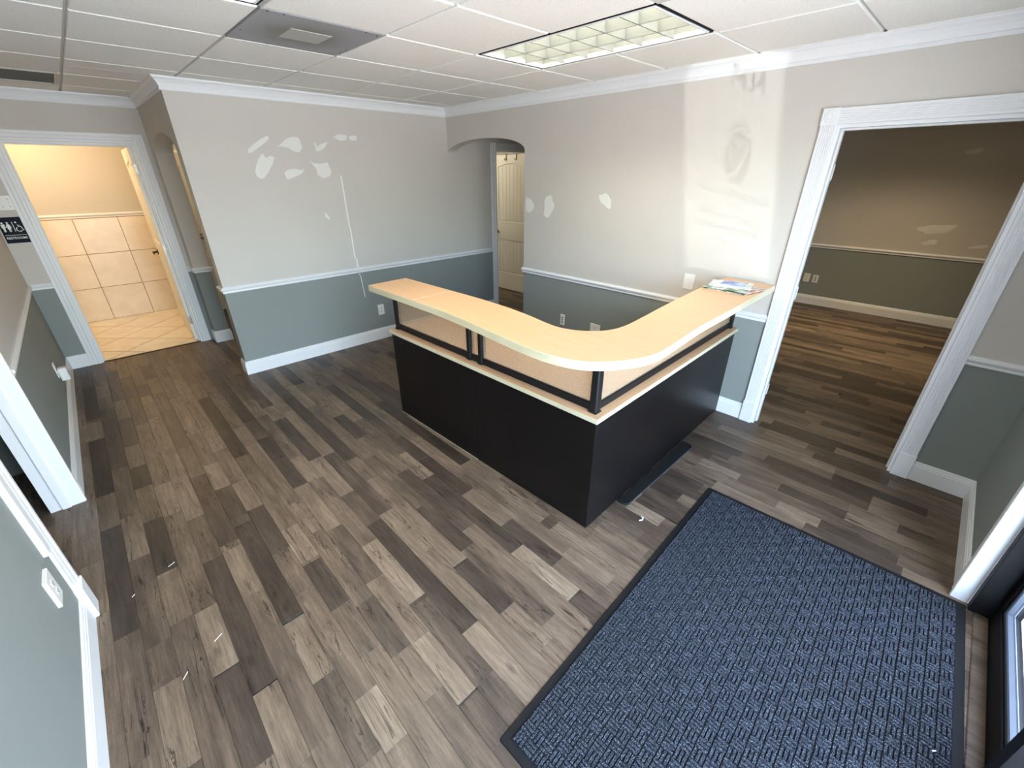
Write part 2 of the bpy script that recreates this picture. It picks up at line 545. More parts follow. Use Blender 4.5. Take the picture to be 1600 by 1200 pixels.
# ------------------------------------------------------------------ mesh helpers
class MB:
    def __init__(self):
        self.v, self.f, self.m = [], [], []

    def add(self, verts, faces, mat=0, fn=None):
        n = len(self.v)
        self.v += [fn(*p) if fn else tuple(p) for p in verts]
        for f in faces:
            self.f.append(tuple(n + i for i in f))
            self.m.append(mat)
        return self

    def box(self, x0, y0, z0, x1, y1, z1, mat=0, c=0.0, fn=None):
        x0, x1 = min(x0, x1), max(x0, x1)
        y0, y1 = min(y0, y1), max(y0, y1)
        z0, z1 = min(z0, z1), max(z0, z1)
        if c <= 0:
            v = [(x0, y0, z0), (x1, y0, z0), (x1, y1, z0), (x0, y1, z0), (x0, y0, z1), (x1, y0, z1), (x1, y1, z1), (x0, y1, z1)]
            f = [(3, 2, 1, 0), (4, 5, 6, 7), (0, 1, 5, 4), (1, 2, 6, 5), (2, 3, 7, 6), (3, 0, 4, 7)]
            return self.add(v, f, mat, fn)
        c = min(c, (x1 - x0) * 0.45, (y1 - y0) * 0.45, (z1 - z0) * 0.45)
        v, idx = [], {}
        for sx in (0, 1):
            for sy in (0, 1):
                for sz in (0, 1):
                    X, Y, Z = (x0, x1)[sx], (y0, y1)[sy], (z0, z1)[sz]
                    dx, dy, dz = (c, -c)[sx], (c, -c)[sy], (c, -c)[sz]
                    for ax, p in (('x', (X, Y + dy, Z + dz)), ('y', (X + dx, Y, Z + dz)), ('z', (X + dx, Y + dy, Z))):
                        idx[(sx, sy, sz, ax)] = len(v)
                        v.append(p)
        f = []
        for s in (0, 1):
            q = [(s, 0, 0, 'x'), (s, 1, 0, 'x'), (s, 1, 1, 'x'), (s, 0, 1, 'x')]
            f.append([idx[k] for k in (q if s else q[::-1])])
            q = [(0, s, 0, 'y'), (0, s, 1, 'y'), (1, s, 1, 'y'), (1, s, 0, 'y')]
            f.append([idx[k] for k in (q if s else q[::-1])])
            q = [(0, 0, s, 'z'), (1, 0, s, 'z'), (1, 1, s, 'z'), (0, 1, s, 'z')]
            f.append([idx[k] for k in (q if s else q[::-1])])
        for a in (0, 1):
            for b in (0, 1):
                f.append([idx[(0, a, b, 'y')], idx[(1, a, b, 'y')], idx[(1, a, b, 'z')], idx[(0, a, b, 'z')]])
                f.append([idx[(a, 0, b, 'x')], idx[(a, 1, b, 'x')], idx[(a, 1, b, 'z')], idx[(a, 0, b, 'z')]])
                f.append([idx[(a, b, 0, 'x')], idx[(a, b, 1, 'x')], idx[(a, b, 1, 'y')], idx[(a, b, 0, 'y')]])
        for sx in (0, 1):
            for sy in (0, 1):
                for sz in (0, 1):
                    f.append([idx[(sx, sy, sz, a)] for a in 'xyz'])
        return self.add(v, f, mat, fn)

    def prism(self, pts, d0, d1, fn, mat=0, side_mat=None, c=0.0):
        """polygon pts (s,t) extruded from depth d0 to d1; fn(s,t,d) -> xyz; c = chamfer on the d1 edge"""
        n = len(pts)
        rings = [(pts, d0)]
        if c:
            ins = inset(pts, c)
            rings += [(pts, d1 - math.copysign(c, d1 - d0)), (ins, d1)]
        else:
            rings += [(pts, d1)]
        v = []
        for r, d in rings:
            v += [(s, t, d) for s, t in r]
        f = [tuple(range(n - 1, -1, -1))]
        ms = [mat]
        sm = mat if side_mat is None else side_mat
        for k in range(len(rings) - 1):
            for i in range(n):
                j = (i + 1) % n
                f.append((k * n + i, k * n + j, (k + 1) * n + j, (k + 1) * n + i))
                ms.append(sm)
        f.append(tuple((len(rings) - 1) * n + i for i in range(n)))
        ms.append(mat)
        b = len(self.v)
        self.v += [fn(*p) for p in v]
        for ff, mm in zip(f, ms):
            self.f.append(tuple(b + i for i in ff))
            self.m.append(mm)
        return self

    def cyl(self, c0, c1, r0, r1=None, n=16, mat=0, caps=True):
        r1 = r0 if r1 is None else r1
        a, b = Vector(c0), Vector(c1)
        d = (b - a).normalized()
        u = d.orthogonal().normalized()
        w = d.cross(u)
        v = []
        for p, r in ((a, r0), (b, r1)):
            for i in range(n):
                t = 2 * math.pi * i / n
                v.append(tuple(p + u * (r * math.cos(t)) + w * (r * math.sin(t))))
        f = [(i, (i + 1) % n, n + (i + 1) % n, n + i) for i in range(n)]
        if caps:
            f += [tuple(range(n - 1, -1, -1)), tuple(range(n, 2 * n))]
        return self.add(v, f, mat)

    def tube(self, pts, r, n=8, mat=0):
        for p, q in zip(pts[:-1], pts[1:]):
            self.cyl(p, q, r, r, n, mat)
        return self

    def build(self, name, mats, parent=None, attrs=None, smooth=False):
        me = bpy.data.meshes.new(name)
        me.from_pydata(self.v, [], self.f)
        for mt in (mats if isinstance(mats, (list, tuple)) else [mats]):
            me.materials.append(MAT[mt] if isinstance(mt, str) else mt)
        me.polygons.foreach_set('material_index', self.m)
        if smooth:
            me.polygons.foreach_set('use_smooth', [True] * len(me.polygons))
        if attrs:
            for k, vals in attrs.items():
                at = me.attributes.new(k, 'FLOAT', 'FACE')
                at.data.foreach_set('value', vals)
        me.update()
        o = bpy.data.objects.new(name, me)
        COL.objects.link(o)
        if parent is not None:
            o.parent = parent
        return o


def inset(pts, c):
    n = len(pts)
    area = sum(pts[i][0] * pts[(i + 1) % n][1] - pts[(i + 1) % n][0] * pts[i][1] for i in range(n))
    sg = 1 if area > 0 else -1
    out = []
    for i in range(n):
        p0, p1, p2 = pts[i - 1], pts[i], pts[(i + 1) % n]
        d1 = Vector((p1[0] - p0[0], p1[1] - p0[1]))
        d2 = Vector((p2[0] - p1[0], p2[1] - p1[1]))
        d1.normalize()
        d2.normalize()
        n1 = Vector((-d1.y, d1.x)) * sg
        n2 = Vector((-d2.y, d2.x)) * sg
        b = n1 + n2
        if b.length < 1e-6:
            b = n1.copy()
        b.normalize()
        k = c / max(0.3, b.dot(n1))
        out.append((p1[0] + b.x * k, p1[1] + b.y * k))
    return out


def empty(name, loc=(0, 0, 0), rz=0.0):
    o = bpy.data.objects.new(name, None)
    o.empty_display_size = 0.1
    COL.objects.link(o)
    o.location = loc
    o.rotation_euler = (0, 0, rz)
    return o


def tag(o, label, cat, group=None, kind=None):
    o['label'] = label
    o['category'] = cat
    if group:
        o['group'] = group
    if kind:
        o['kind'] = kind
    return o


def structure(o, label, cat):
    return tag(o, label, cat, kind='structure')


def copy_tree(o, parent=None):
    c = o.copy()
    COL.objects.link(c)
    c.parent = parent
    for ch in list(o.children):
        copy_tree(ch, c)
    return c


def fX(x0, sgn=1):      # surface in plane x = x0, depth along sgn*x ; (s,t) = (y,z)
    return lambda s, t, d: (x0 + sgn * d, s, t)


def fY(y0, sgn=1):      # surface in plane y = y0 ; (s,t) = (x,z)
    return lambda s, t, d: (s, y0 + sgn * d, t)


def fZ(z0, sgn=1):
    return lambda s, t, d: (s, t, z0 + sgn * d)

# ------------------------------------------------------------------ measured layout (metres)
XL, XB, XS, XF = -0.506, 3.372, 0.767, 7.572
YA, YR, YC = 4.553, 5.966, -0.495
YA2 = 4.69                  # back of the wall with the patches
XB2 = 3.49                  # far side of the wall with the arch
ZC = 2.433
ZR0, ZR1 = 0.806, 0.861     # chair rail
ZB = 0.132                  # baseboard
GX0, GY0, GP = 1.48, 3.085, 0.61   # ceiling grid

def wall_quads(mb, fn, s0, s1, d1, holes=(), zt=ZC + 0.03, split=0.83, mats=(0, 1)):
    """wall slab with rectangular holes (s0,s1,z0,z1); lower part mats[1], upper mats[0]"""
    ss = sorted({s0, s1, *[h[0] for h in holes], *[h[1] for h in holes]})
    zs = sorted({0.0, split, zt, *[h[2] for h in holes], *[h[3] for h in holes]})
    for a, b in zip(ss[:-1], ss[1:]):
        for c, d in zip(zs[:-1], zs[1:]):
            if any(h[0] - 1e-6 <= a and b <= h[1] + 1e-6 and h[2] - 1e-6 <= c and d <= h[3] + 1e-6 for h in holes):
                continue
            if b - a < 1e-6 or d - c < 1e-6:
                continue
            mb.prism([(a, c), (b, c), (b, d), (a, d)], 0, d1, fn, mats[1] if d <= split + 1e-6 else mats[0])
    return mb

def arch_pts(y0, y1, spring, apex, n=20, ztop=ZC + 0.03):
    """header polygon over a segmental/elliptical arch"""
    pts = [(y0, ztop), (y0, spring)]
    for i in range(1, n):
        t = math.pi * i / n
        pts.append(((y0 + y1) / 2 - (y1 - y0) / 2 * math.cos(t), spring + (apex - spring) * math.sin(t)))
    pts += [(y1, spring), (y1, ztop)]
    return pts

# ------------------------------------------------------------------ floor: individual planks
random.seed(11)
SW, SX0 = 0.0905, -0.264

def bpz(u, v, z=0.0):
    d = _r * ((u - 800) / FPX) - _u * ((v - 600) / FPX) + _f
    t = (z - CAM.z) / d.z
    return CAM + d * t

# boards measured off the photograph: (picture point of the far end, of the near end, tone)
A = lambda a, b: (140 + a / 3.1575, 820 + b / 3.1575)
B = lambda a, b: (440 + a / 3.1575, 820 + b / 3.1575)
C4 = lambda a, b: (110 + a / 4, 560 + b / 4)
E4 = lambda a, b: (380 + a / 4, 560 + b / 4)
F4 = lambda a, b: (700 + a / 3.75, 680 + b / 3.75)
G4 = lambda a, b: (1060 + a / 3.636, 560 + b / 3.636)
seen = [
    (C4(560, 990), A(385, 228), .16), (A(95, 20), A(190, 540), .12), (A(45, 178), A(70, 435), .66), (C4(330, 1000), A(245, 162), .60),
    (A(395, 238), A(480, 455), .58), (A(605, 395), A(685, 705), .70), (A(705, 115), A(815, 335), .66), (A(615, 165), A(875, 790), .20),
    (A(740, 0), A(1010, 455), .14), (A(1100, 180), A(1235, 400), .20), (A(690, 710), A(830, 1190), .26), (A(420, 760), A(530, 1165), .64),
    (A(870, 800), A(1030, 1190), .56), (A(1010, 470), A(1140, 760), .60), (A(280, 620), A(400, 745), .42),
    (B(470, -20), B(935, 500), .12), (B(690, 375), B(960, 800), .26), (B(890, 185), B(1090, 430), .16), (B(430, 90), B(675, 360), .70),
    (B(60, 0), B(150, 165), .66), (B(700, 0), B(880, 185), .58), (B(1170, 110), B(1263, 215), .76), (B(420, 370), B(600, 615), .32),
    (B(630, 600), B(920, 840), .68), (B(920, 855), B(1110, 1040), .28), (B(390, 850), B(545, 1100), .68), (B(250, 20), B(420, 290), .36),
    (C4(100, 190), C4(140, 385), .16), (C4(160, 510), C4(215, 855), .10), (C4(410, 680), C4(440, 810), .12), (C4(830, 250), C4(1070, 610), .12),
    (C4(600, 325), C4(690, 560), .30), (C4(900, 70), C4(940, 165), .22), (C4(1205, 497), C4(1290, 630), .10), (C4(445, 170), C4(455, 240), .26),
    (C4(265, 80), C4(300, 265), .22), (C4(800, 735), C4(1020, 1140), .24), (C4(945, 810), C4(1010, 1010), .22), (C4(1320, 385), C4(1390, 480), .18),
    (C4(195, 170), C4(205, 245), .66), (C4(145, 400), C4(155, 500), .62), (C4(560, 790), C4(620, 980), .70), (C4(870, 440), C4(945, 570), .68),
    (C4(690, 120), C4(722, 215), .68), (C4(1215, 150), C4(1262, 225), .64), (C4(890, 650), C4(960, 815), .68), (C4(1420, 620), C4(1530, 752), .70),
    (C4(1245, 300), C4(1305, 380), .66), (C4(700, 800), C4(790, 990), .66), (C4(1400, 900), C4(1500, 1100), .58), (C4(1080, 760), C4(1160, 930), .56),
    (E4(290, 252), E4(680, 625), .12), (E4(290, 85), E4(352, 160), .18), (E4(540, 170), E4(805, 380), .18), (E4(620, 350), E4(745, 490), .16),
    (E4(855, 272), E4(1390, 650), .14), (E4(530, 600), E4(850, 980), .30), (E4(820, 1030), E4(960, 1200), .18), (E4(1150, 625), E4(1395, 840), .16),
    (E4(980, 490), E4(1145, 620), .24), (E4(840, 155), E4(985, 270), .22), (E4(590, 280), E4(635, 325), .68), (E4(1070, 500), E4(1190, 597), .62),
    (E4(1000, 590), E4(1155, 742), .66), (E4(320, 620), E4(450, 755), .68), (E4(110, 155), E4(170, 230), .64), (E4(490, 250), E4(640, 320), .58),
    (E4(420, 640), E4(640, 850), .62), (E4(1400, 850), E4(1500, 950), .64), (E4(440, 490), E4(530, 600), .58),
    (F4(430, 645), F4(745, 930), .78), (F4(745, 935), F4(880, 1080), .26), (F4(340, 515), F4(700, 690), .22), (F4(300, 310), F4(590, 470), .60),
    (F4(1200, 262), F4(1355, 365), .16), (F4(1080, 390), F4(1250, 510), .80), (F4(1130, 350), F4(1390, 480), .26), (F4(1290, 205), F4(1480, 310), .22),
    (F4(610, 540), F4(1000, 760), .62), (F4(680, 690), F4(950, 860), .60), (F4(100, 340), F4(330, 520), .60), (F4(880, 530), F4(1150, 700), .52),
    (G4(480, 352), G4(890, 520), .12), (G4(500, 412), G4(735, 495), .66), (G4(525, 530), G4(1095, 808), .18), (G4(770, 542), G4(1190, 712), .18),
    (G4(885, 655), G4(1415, 890), .14), (G4(690, 572), G4(890, 640), .68), (G4(1100, 792), G4(1455, 1065), .64), (G4(580, 720), G4(950, 895), .24),
    (G4(810, 920), G4(1245, 1140), .28), (G4(90, 425), G4(355, 545), .16), (G4(130, 580), G4(340, 680), .78), (G4(940, 107), G4(1135, 125), .14),
    (G4(640, 128), G4(905, 212), .64), (G4(1090, 212), G4(1295, 345), .68), (G4(920, 210), G4(1080, 275), .24), (G4(800, 382), G4(1030, 440), .22),
    (G4(705, 320), G4(1030, 400), .62), (G4(220, 420), G4(640, 560), .40), (G4(545, 850), G4(805, 940), .74), (G4(970, 830), G4(1250, 960), .58),
    (G4(620, 170), G4(760, 240), .58), (G4(760, 60), G4(930, 110), .60), (G4(1040, 30), G4(1180, 60), .30), (G4(1200, 60), G4(1420, 70), .62),
]
strips = {}
for pa, pb, tone in seen:
    a, b = bpz(*pa), bpz(*pb)
    i = math.floor(((a.x + b.x) / 2 - SX0) / SW)
    y0, y1 = min(a.y, b.y), max(a.y, b.y)
    if y1 - y0 > 0.12:
        strips.setdefault(i, []).append([y0, y1, tone])
# floor regions (x0,x1,y0,y1)
REG = [(-1.6, XL, 1.7, 3.9), (XL - 0.13, XB2, -0.60, 5.975), (XS, 5.7, 3.0, 7.35), (XB2, XF, -1.5, 3.0)]
pieces = []
SX_END = math.ceil((XF - SX0) / SW)
for i in range(math.floor((-1.6 - SX0) / SW), SX_END + 1):
    x0, x1 = SX0 + i * SW, SX0 + (i + 1) * SW
    xm = (x0 + x1) / 2
    iv = sorted([(r[2], r[3]) for r in REG if r[0] <= xm <= r[1]])
    if not iv:
        continue
    merged = []
    for a, b in iv:
        if merged and a <= merged[-1][1] + 1e-6:
            merged[-1][1] = max(b, merged[-1][1])
        else:
            merged.append([a, b])
    known = []
    for y0, y1, t in sorted(strips.get(i, [])):
        if known and y0 < known[-1][1]:
            y0 = known[-1][1]
        if y1 - y0 > 0.1:
            known.append((y0, y1, t))
    for lo, hi in merged:
        y = lo
        segs = [k for k in known if k[1] > lo and k[0] < hi] + [(hi, hi, 0)]
        for (ky0, ky1, kt) in segs:
            ky0 = max(ky0, lo)
            ky1 = min(ky1, hi)
            while ky0 - y > 0.02:
                gap = ky0 - y
                L = random.choice((0.32, 0.4, 0.55, 0.62, 0.75, 0.95, 1.15)) * random.uniform(0.9, 1.1)
                if gap - L < 0.18:
                    L = gap
                rnd = random.random()
                tone = random.uniform(.38, .54) if rnd < .62 else (random.uniform(.22, .34) if rnd < .80 else random.uniform(.55, .64))
                if xm > XB2 or y > YA2 and xm > XS:
                    tone = random.choice((random.uniform(.12, .3), random.uniform(.35, .55), random.uniform(.5, .7)))
                pieces.append((x0, x1, y, y + L, tone))
                y += L
            if ky1 > ky0:
                pieces.append((x0, x1, ky0, ky1, kt))
                y = ky1

def proj(x, y, z):
    d = Vector((x, y, z)) - CAM
    c = d.dot(_f)
    if c < 0.05:
        return None
    return 800 + FPX * d.dot(_r) / c, 600 - FPX * d.dot(_u) / c

def seen_area(p):
    """share of the picture the piece takes up, roughly (points hidden by the desk, mat or a wall do not count)"""
    n = 0
    for a in (.15, .5, .85):
        for k in range(9):
            x, y = p[0] + (p[1] - p[0]) * a, p[2] + (p[3] - p[2]) * (k + .5) / 9
            q = proj(x, y, 0)
            if q is None or not (0 <= q[0] <= 1600 and 0 <= q[1] <= 1200):
                continue
            if 1.5 < x < 3.37 and 1.0 < y < 2.75 and x * 0.98 < 3.3:
                continue
            if 0.55 < x < 2.35 and -0.5 < y < 0.57:
                continue
            if y > YA and x > XS + 0.25 * (y - YA) and x < 3.4:
                continue
            if x > XB and not (-0.12 < (y * (XB / x)) < 0.74 or y * (XB / x) > 3.3):
                continue
            if x < XL and not (2.3 < y * (XL / x) < 3.2):
                continue
            n += 1
    d2 = ((p[0] + p[1]) / 2) ** 2 + ((p[2] + p[3]) / 2) ** 2 + CAM.z ** 2
    return n * (p[1] - p[0]) * (p[3] - p[2]) * CAM.z / d2 ** 1.5

floor = MB().box(-1.6, -0.60, -0.03, XF + 0.1, 7.4, -0.0105).build('floor', 'roof')
structure(floor, 'floor of grey brown oak look boards through the whole office', 'floor')

def plank_verts(mb, x0, x1, y0, y1):
    g, c, z = 0.0003, 0.0011, 0.0
    x0, x1, y0, y1 = x0 + g, x1 - g, y0 + g, y1 - g
    v = [(x0, y0, -.010), (x1, y0, -.010), (x1, y1, -.010), (x0, y1, -.010), (x0, y0, z - c * .7), (x1, y0, z - c * .7), (x1, y1, z - c * .7), (x0, y1, z - c * .7),
         (x0 + c, y0 + c, z), (x1 - c, y0 + c, z), (x1 - c, y1 - c, z), (x0 + c, y1 - c, z)]
    f = [(0, 1, 5, 4), (1, 2, 6, 5), (2, 3, 7, 6), (3, 0, 4, 7), (4, 5, 9, 8), (5, 6, 10, 9), (6, 7, 11, 10), (7, 4, 8, 11), (8, 9, 10, 11)]
    mb.add(v, f)
    return len(f)

ranked = sorted(pieces, key=seen_area, reverse=True)
rest = MB()
rt, rs = [], []
for k, p in enumerate(ranked):
    sd = random.random()
    if k < 298:
        mb = MB()
        n = plank_verts(mb, *p[:4])
        mb.build('plank', 'plank', floor, {'tone': [p[4]] * n, 'seed': [sd] * n})
    else:
        n = plank_verts(rest, *p[:4])
        rt += [p[4]] * n
        rs += [sd] * n
o = rest.build('farther_planks', 'plank', floor, {'tone': rt, 'seed': rs})
o['kind'] = 'stuff'

# threshold strip in front of the entrance door
mb = MB()
mb.box(1.3, -0.606, -0.002, XB - 0.98, -0.553, 0.006, c=0.003)
n = len(mb.f)
o = mb.build('trim_1', 'plank', None, {'tone': [.42] * n, 'seed': [.37] * n})
structure(o, 'worn wooden threshold strip between door mat and black shop door', 'threshold')

# restroom floor
def clip_poly(poly, x0, x1, y0, y1):
    def cl(pts, ins, inter):
        out = []
        for i, p in enumerate(pts):
            q = pts[i - 1]
            if ins(p):
                if not ins(q):
                    out.append(inter(q, p))
                out.append(p)
            elif ins(q):
                out.append(inter(q, p))
        return out
    def ix(v):
        return lambda a, b: (v, a[1] + (b[1] - a[1]) * (v - a[0]) / (b[0] - a[0]))
    def iy(v):
        return lambda a, b: (a[0] + (b[0] - a[0]) * (v - a[1]) / (b[1] - a[1]), v)
    for ins, it in ((lambda p: p[0] >= x0, ix(x0)), (lambda p: p[0] <= x1, ix(x1)), (lambda p: p[1] >= y0, iy(y0)), (lambda p: p[1] <= y1, iy(y1))):
        poly = cl(poly, ins, it)
        if len(poly) < 3:
            return []
    return poly

RX0, RX1, RY0, RY1 = -1.15, 0.767, 5.985, 7.884
rf = MB().box(RX0, RY0, -0.03, RX1, RY1, -0.004).build('floor_restroom', 'grout')
structure(rf, 'restroom floor of cream square tiles laid on the diagonal', 'floor')
TS, s2 = 0.43, 0.70711
cxo, cyo = -0.048, 6.187
for i in range(-6, 7):
    for j in range(-6, 7):
        c0 = (cxo + (i - j) * TS * s2, cyo + (i + j + 1) * TS * s2)
        h = TS * s2 - 0.009
        poly = clip_poly([(c0[0], c0[1] - h), (c0[0] + h, c0[1]), (c0[0], c0[1] + h), (c0[0] - h, c0[1])], RX0, RX1, RY0, RY1)
        if len(poly) >= 3:
            MB().prism(poly, -0.012, 0.0, fZ(0), c=0.0012).build('tile', 'ceramic_floor', rf)

# ------------------------------------------------------------------ walls
W = {}
def wall(name, label, mb, mats=('greige', 'sage')):
    o = mb.build(name, mats)
    structure(o, label, 'wall')
    W[name] = o
    return o

# wall A (faces the camera, with the filler patches), runs on behind wall B to the hall door
mb = MB()
wall_quads(mb, fY(YA), XS, 5.65, YA2 - YA, [(4.115, 4.95, 0, 2.045)])
wall('wall_north', 'two-tone wall with filler patches behind the reception desk', mb)
# wall B with arch and wide doorway
mb = MB()
wall_quads(mb, fX(XB), -0.62, 3.30, XB2 - XB, [(-0.128, 0.745, 0, 2.030)])
mb.prism(arch_pts(3.30, YA, 1.985, 2.114), 0, XB2 - XB, fX(XB), 0)
wall('wall_east', 'two-tone wall with the arch and the wide cased doorway', mb)
# left wall
mb = MB()
wall_quads(mb, fX(XL, -1), -0.62, YR + 0.12, 0.12, [(2.28, 3.243, 0, 2.045)])
wall('wall_west', 'two-tone wall along the left with a cased doorway', mb)
# restroom front wall
mb = MB()
wall_quads(mb, fY(YR), RX0 - 0.12, 0.92, 0.12, [(-0.265, 0.645, 0, 2.045)])
wall('wall_restroom_front', 'narrow wall around the restroom doorway', mb)
# side wall with small arch
mb = MB()
wall_quads(mb, fX(XS), 5.80, YR, 0.15)
mb.prism(arch_pts(YA2, 5.80, 1.945, 2.106), 0, 0.15, fX(XS), 0)
wall('wall_side_arch', 'narrow arched wall piece between restroom door and patched wall', mb)
# restroom shell
mb = MB()
wall_quads(mb, fY(7.885), RX0 - 0.12, 0.92, 0.12, split=0.0)
rw = wall('wall_restroom_back', 'restroom back wall tiled to chest height', mb)
mb = MB()
wall_quads(mb, fX(RX0, -1), YR, 8.0, 0.1, split=0.0)
wall('wall_restroom_left', 'plain side wall inside the restroom', mb)
mb = MB()
wall_quads(mb, fX(XS), YR + 0.12, 8.0, 0.15, split=0.0)
wall('wall_restroom_right', 'plain restroom wall behind the open door', mb)
MB().box(RX0, 7.874, 0, XS, 7.884, 1.29).build('grout_bed', 'grout', rw)
for r in range(3):
    for c in range(-3, 2):
        a, b = -0.026 + c * 0.4355, -0.026 + (c + 1) * 0.4355
        a, b = max(a, RX0), min(b, XS)
        if b - a > 0.03:
            mb = MB().prism([(a + .003, r * .4275 + .003), (b - .003, r * .4275 + .003), (b - .003, (r + 1) * .4275 - .003), (a + .003, (r + 1) * .4275 - .003)], 0, 0.013, fY(7.880, -1), c=0.0015)
            mb.build('tile', 'ceramic', rw)
# hall behind wall A
mb = MB()
wall_quads(mb, fY(7.33), 0.92, 5.75, 0.1)
wall('wall_hall_back', 'warm lit hall wall seen through the small arch', mb)
mb = MB()
wall_quads(mb, fX(5.65), 2.95, 7.43, 0.1)
wall('wall_hall_end', 'end wall of the hall beyond the large arch', mb)
mb = MB()
wall_quads(mb, fY(3.02, -1), XB2, 5.75, 0.1)
wall('wall_hall_side', 'side wall of the passage beyond the large arch', mb)
# far room
mb = MB()
wall_quads(mb, fX(XF), -1.6, 3.1, 0.1)
fw = wall('wall_far_room', 'two-tone back wall of the room beyond the wide doorway', mb)
mb = MB()
wall_quads(mb, fY(2.92), 5.75, XF + 0.1, 0.1)
wall('wall_far_room_north', 'north side wall of the room beyond the wide doorway', mb)
mb = MB()
wall_quads(mb, fY(-1.5, -1), XB2, XF + 0.1, 0.1)
wall('wall_far_room_south', 'south side wall of the room beyond the wide doorway', mb)
# left room behind the left doorway
mb = MB()
wall_quads(mb, fX(-1.6, -1), 1.6, 4.0, 0.1)
wall('wall_left_room_west', 'back wall of the dim room beyond the left doorway', mb)
mb = MB()
wall_quads(mb, fY(1.7, -1), -1.7, XL - 0.12, 0.1)
wall('wall_left_room_south', 'near side wall of the dim room beyond the left doorway', mb)
mb = MB()
wall_quads(mb, fY(3.9), -1.7, XL - 0.12, 0.1)
wall('wall_left_room_north', 'far side wall of the dim room beyond the left doorway', mb)
# front wall: shop front opening
mb = MB()
wall_quads(mb, fY(YC, -1), XL - 0.12, XB2, 0.13, [(-0.42, 2.415, 0, 2.30)])
wall_quads(mb, fY(-0.50, -1), XB2, XF + 0.1, 0.13)
wall('wall_south', 'front wall around the glazed shop entrance', mb)

# spackle patches: thin uneven skins of filler, pieces of their wall
def patch(fn, outline, parent, th=0.0018):
    MB().prism(outline, -0.002, th, fn, c=min(0.004, th * 2)).build('filler_patch', 'spackle', parent)

def blob(cx, cz, rx, rz, ang, seed, n=22, rough=0.22):
    rnd = random.Random(seed)
    ph = [rnd.uniform(0, 6.28) for _ in range(4)]
    pts = []
    for i in range(n):
        t = 2 * math.pi * i / n
        k = 1 + rough * (0.6 * math.sin(2 * t + ph[0]) + 0.5 * math.sin(3 * t + ph[1]) + 0.35 * math.sin(5 * t + ph[2])) + rnd.uniform(-.05, .05)
        x, z = rx * k * math.cos(t), rz * k * math.sin(t)
        pts.append((cx + x * math.cos(ang) - z * math.sin(ang), cz + x * math.sin(ang) + z * math.cos(ang)))
    return pts

def bpy_(u, v, y):
    d = _r * ((u - 800) / FPX) - _u * ((v - 600) / FPX) + _f
    return CAM + d * (y / d.y)

def bpx_(u, v, x):
    d = _r * ((u - 800) / FPX) - _u * ((v - 600) / FPX) + _f
    return CAM + d * (x / d.x)
Q5 = lambda a, b: (340 + a / 4, b / 4)
for outline in (
        [(185, 935), (215, 905), (265, 870), (305, 848), (322, 855), (315, 880), (270, 915), (215, 955), (195, 960)],
        [(238, 1040), (250, 1000), (268, 965), (285, 958), (300, 985), (330, 970), (358, 980), (350, 1020), (325, 1070), (300, 1110), (275, 1122), (245, 1105), (232, 1075)],
        [(372, 918), (400, 890), (432, 862), (470, 852), (505, 858), (522, 890), (530, 925), (510, 955), (470, 945), (440, 925), (405, 918)],
        [(596, 892), (612, 890), (622, 915), (640, 900), (668, 890), (690, 886), (672, 925), (640, 945), (612, 948), (610, 920)],
        [(720, 850), (755, 838), (790, 840), (810, 848), (808, 878), (770, 884), (735, 868)],
        [(818, 850), (850, 845), (872, 850), (868, 882), (835, 880), (820, 868)],
        [(415, 1080), (440, 1058), (480, 1052), (520, 1060), (545, 1055), (530, 1085), (490, 1105), (440, 1125), (425, 1110)],
        [(568, 1000), (600, 1018), (640, 1022), (690, 1012), (700, 1045), (715, 1070), (700, 1105), (660, 1115), (625, 1095), (615, 1055), (590, 1025)]):
    pts = []
    for a, b in outline:
        q = bpy_(*Q5(a, b), YA)
        pts.append((q.x, q.z))
    patch(fY(YA, -1), pts[::-1], W['wall_north'])
q = bpy_(511, 338, YA)
patch(fY(YA, -1), blob(q.x, q.z, .018, .035, .4, 5), W['wall_north'])
for (u, v, a, b, s) in ((827, 321, .055, .075, 1), (857, 323, .065, .10, 2), (946, 313, .07, .05, 3)):
    q = bpx_(u, v, XB)
    patch(fX(XB, -1), blob(q.y, q.z, a, b, 0.2 * s, s), W['wall_east'])
for (u, v, a, b, s) in ((1523, 236, .07, .035, 7), (1463, 358, .16, .06, 8), (1453, 379, .07, .03, 9), (1530, 386, .09, .02, 10)):
    q = bpx_(u, v, XF)
    patch(fX(XF, -1), blob(q.y, q.z, a, b, -0.15, s), fw)

# ------------------------------------------------------------------ mouldings
BASE = [(0, 0), (.014, 0), (.014, .098), (.0115, .102), (.0115, .112), (.008, .117), (.008, .127), (.004, .132), (0, .132)]
RAIL = [(0, .806), (.008, .806), (.012, .812), (.010, .822), (.012, .829), (.021, .836), (.023, .846), (.019, .852), (.012, .855), (.010, .861), (0, .861)]
CROWN = [(0, 2.346), (.011, 2.346), (.014, 2.352), (.012, 2.364), (.009, 2.368), (.012, 2.374), (.020, 2.392), (.032, 2.409), (.044, 2.419), (.047, 2.425), (.047, 2.434), (0, 2.434)]

def mould(mb, prof, axis, wall_at, nsg, a, b, ma=0, mc=0):
    """profile (d,z) run from a to b along axis ('x' or 'y'); d grows along nsg; ends mitred: +1 outer, -1 inner corner"""
    n = len(prof)
    v = []
    for e, m_ in ((a, ma), (b, mc)):
        sg = -1 if e == a else 1
        for d, z in prof:
            s = e + sg * m_ * d
            v.append((s, wall_at + nsg * d, z) if axis == 'x' else (wall_at + nsg * d, s, z))
    f = [(i, (i + 1) % n, n + (i + 1) % n, n + i) for i in range(n)] + [tuple(range(n)), tuple(range(2 * n - 1, n - 1, -1))]
    mb.add(v, f)
    return mb

def trim_obj(name, label, cat, mb):
    return structure(mb.build(name, 'trim'), label, cat)

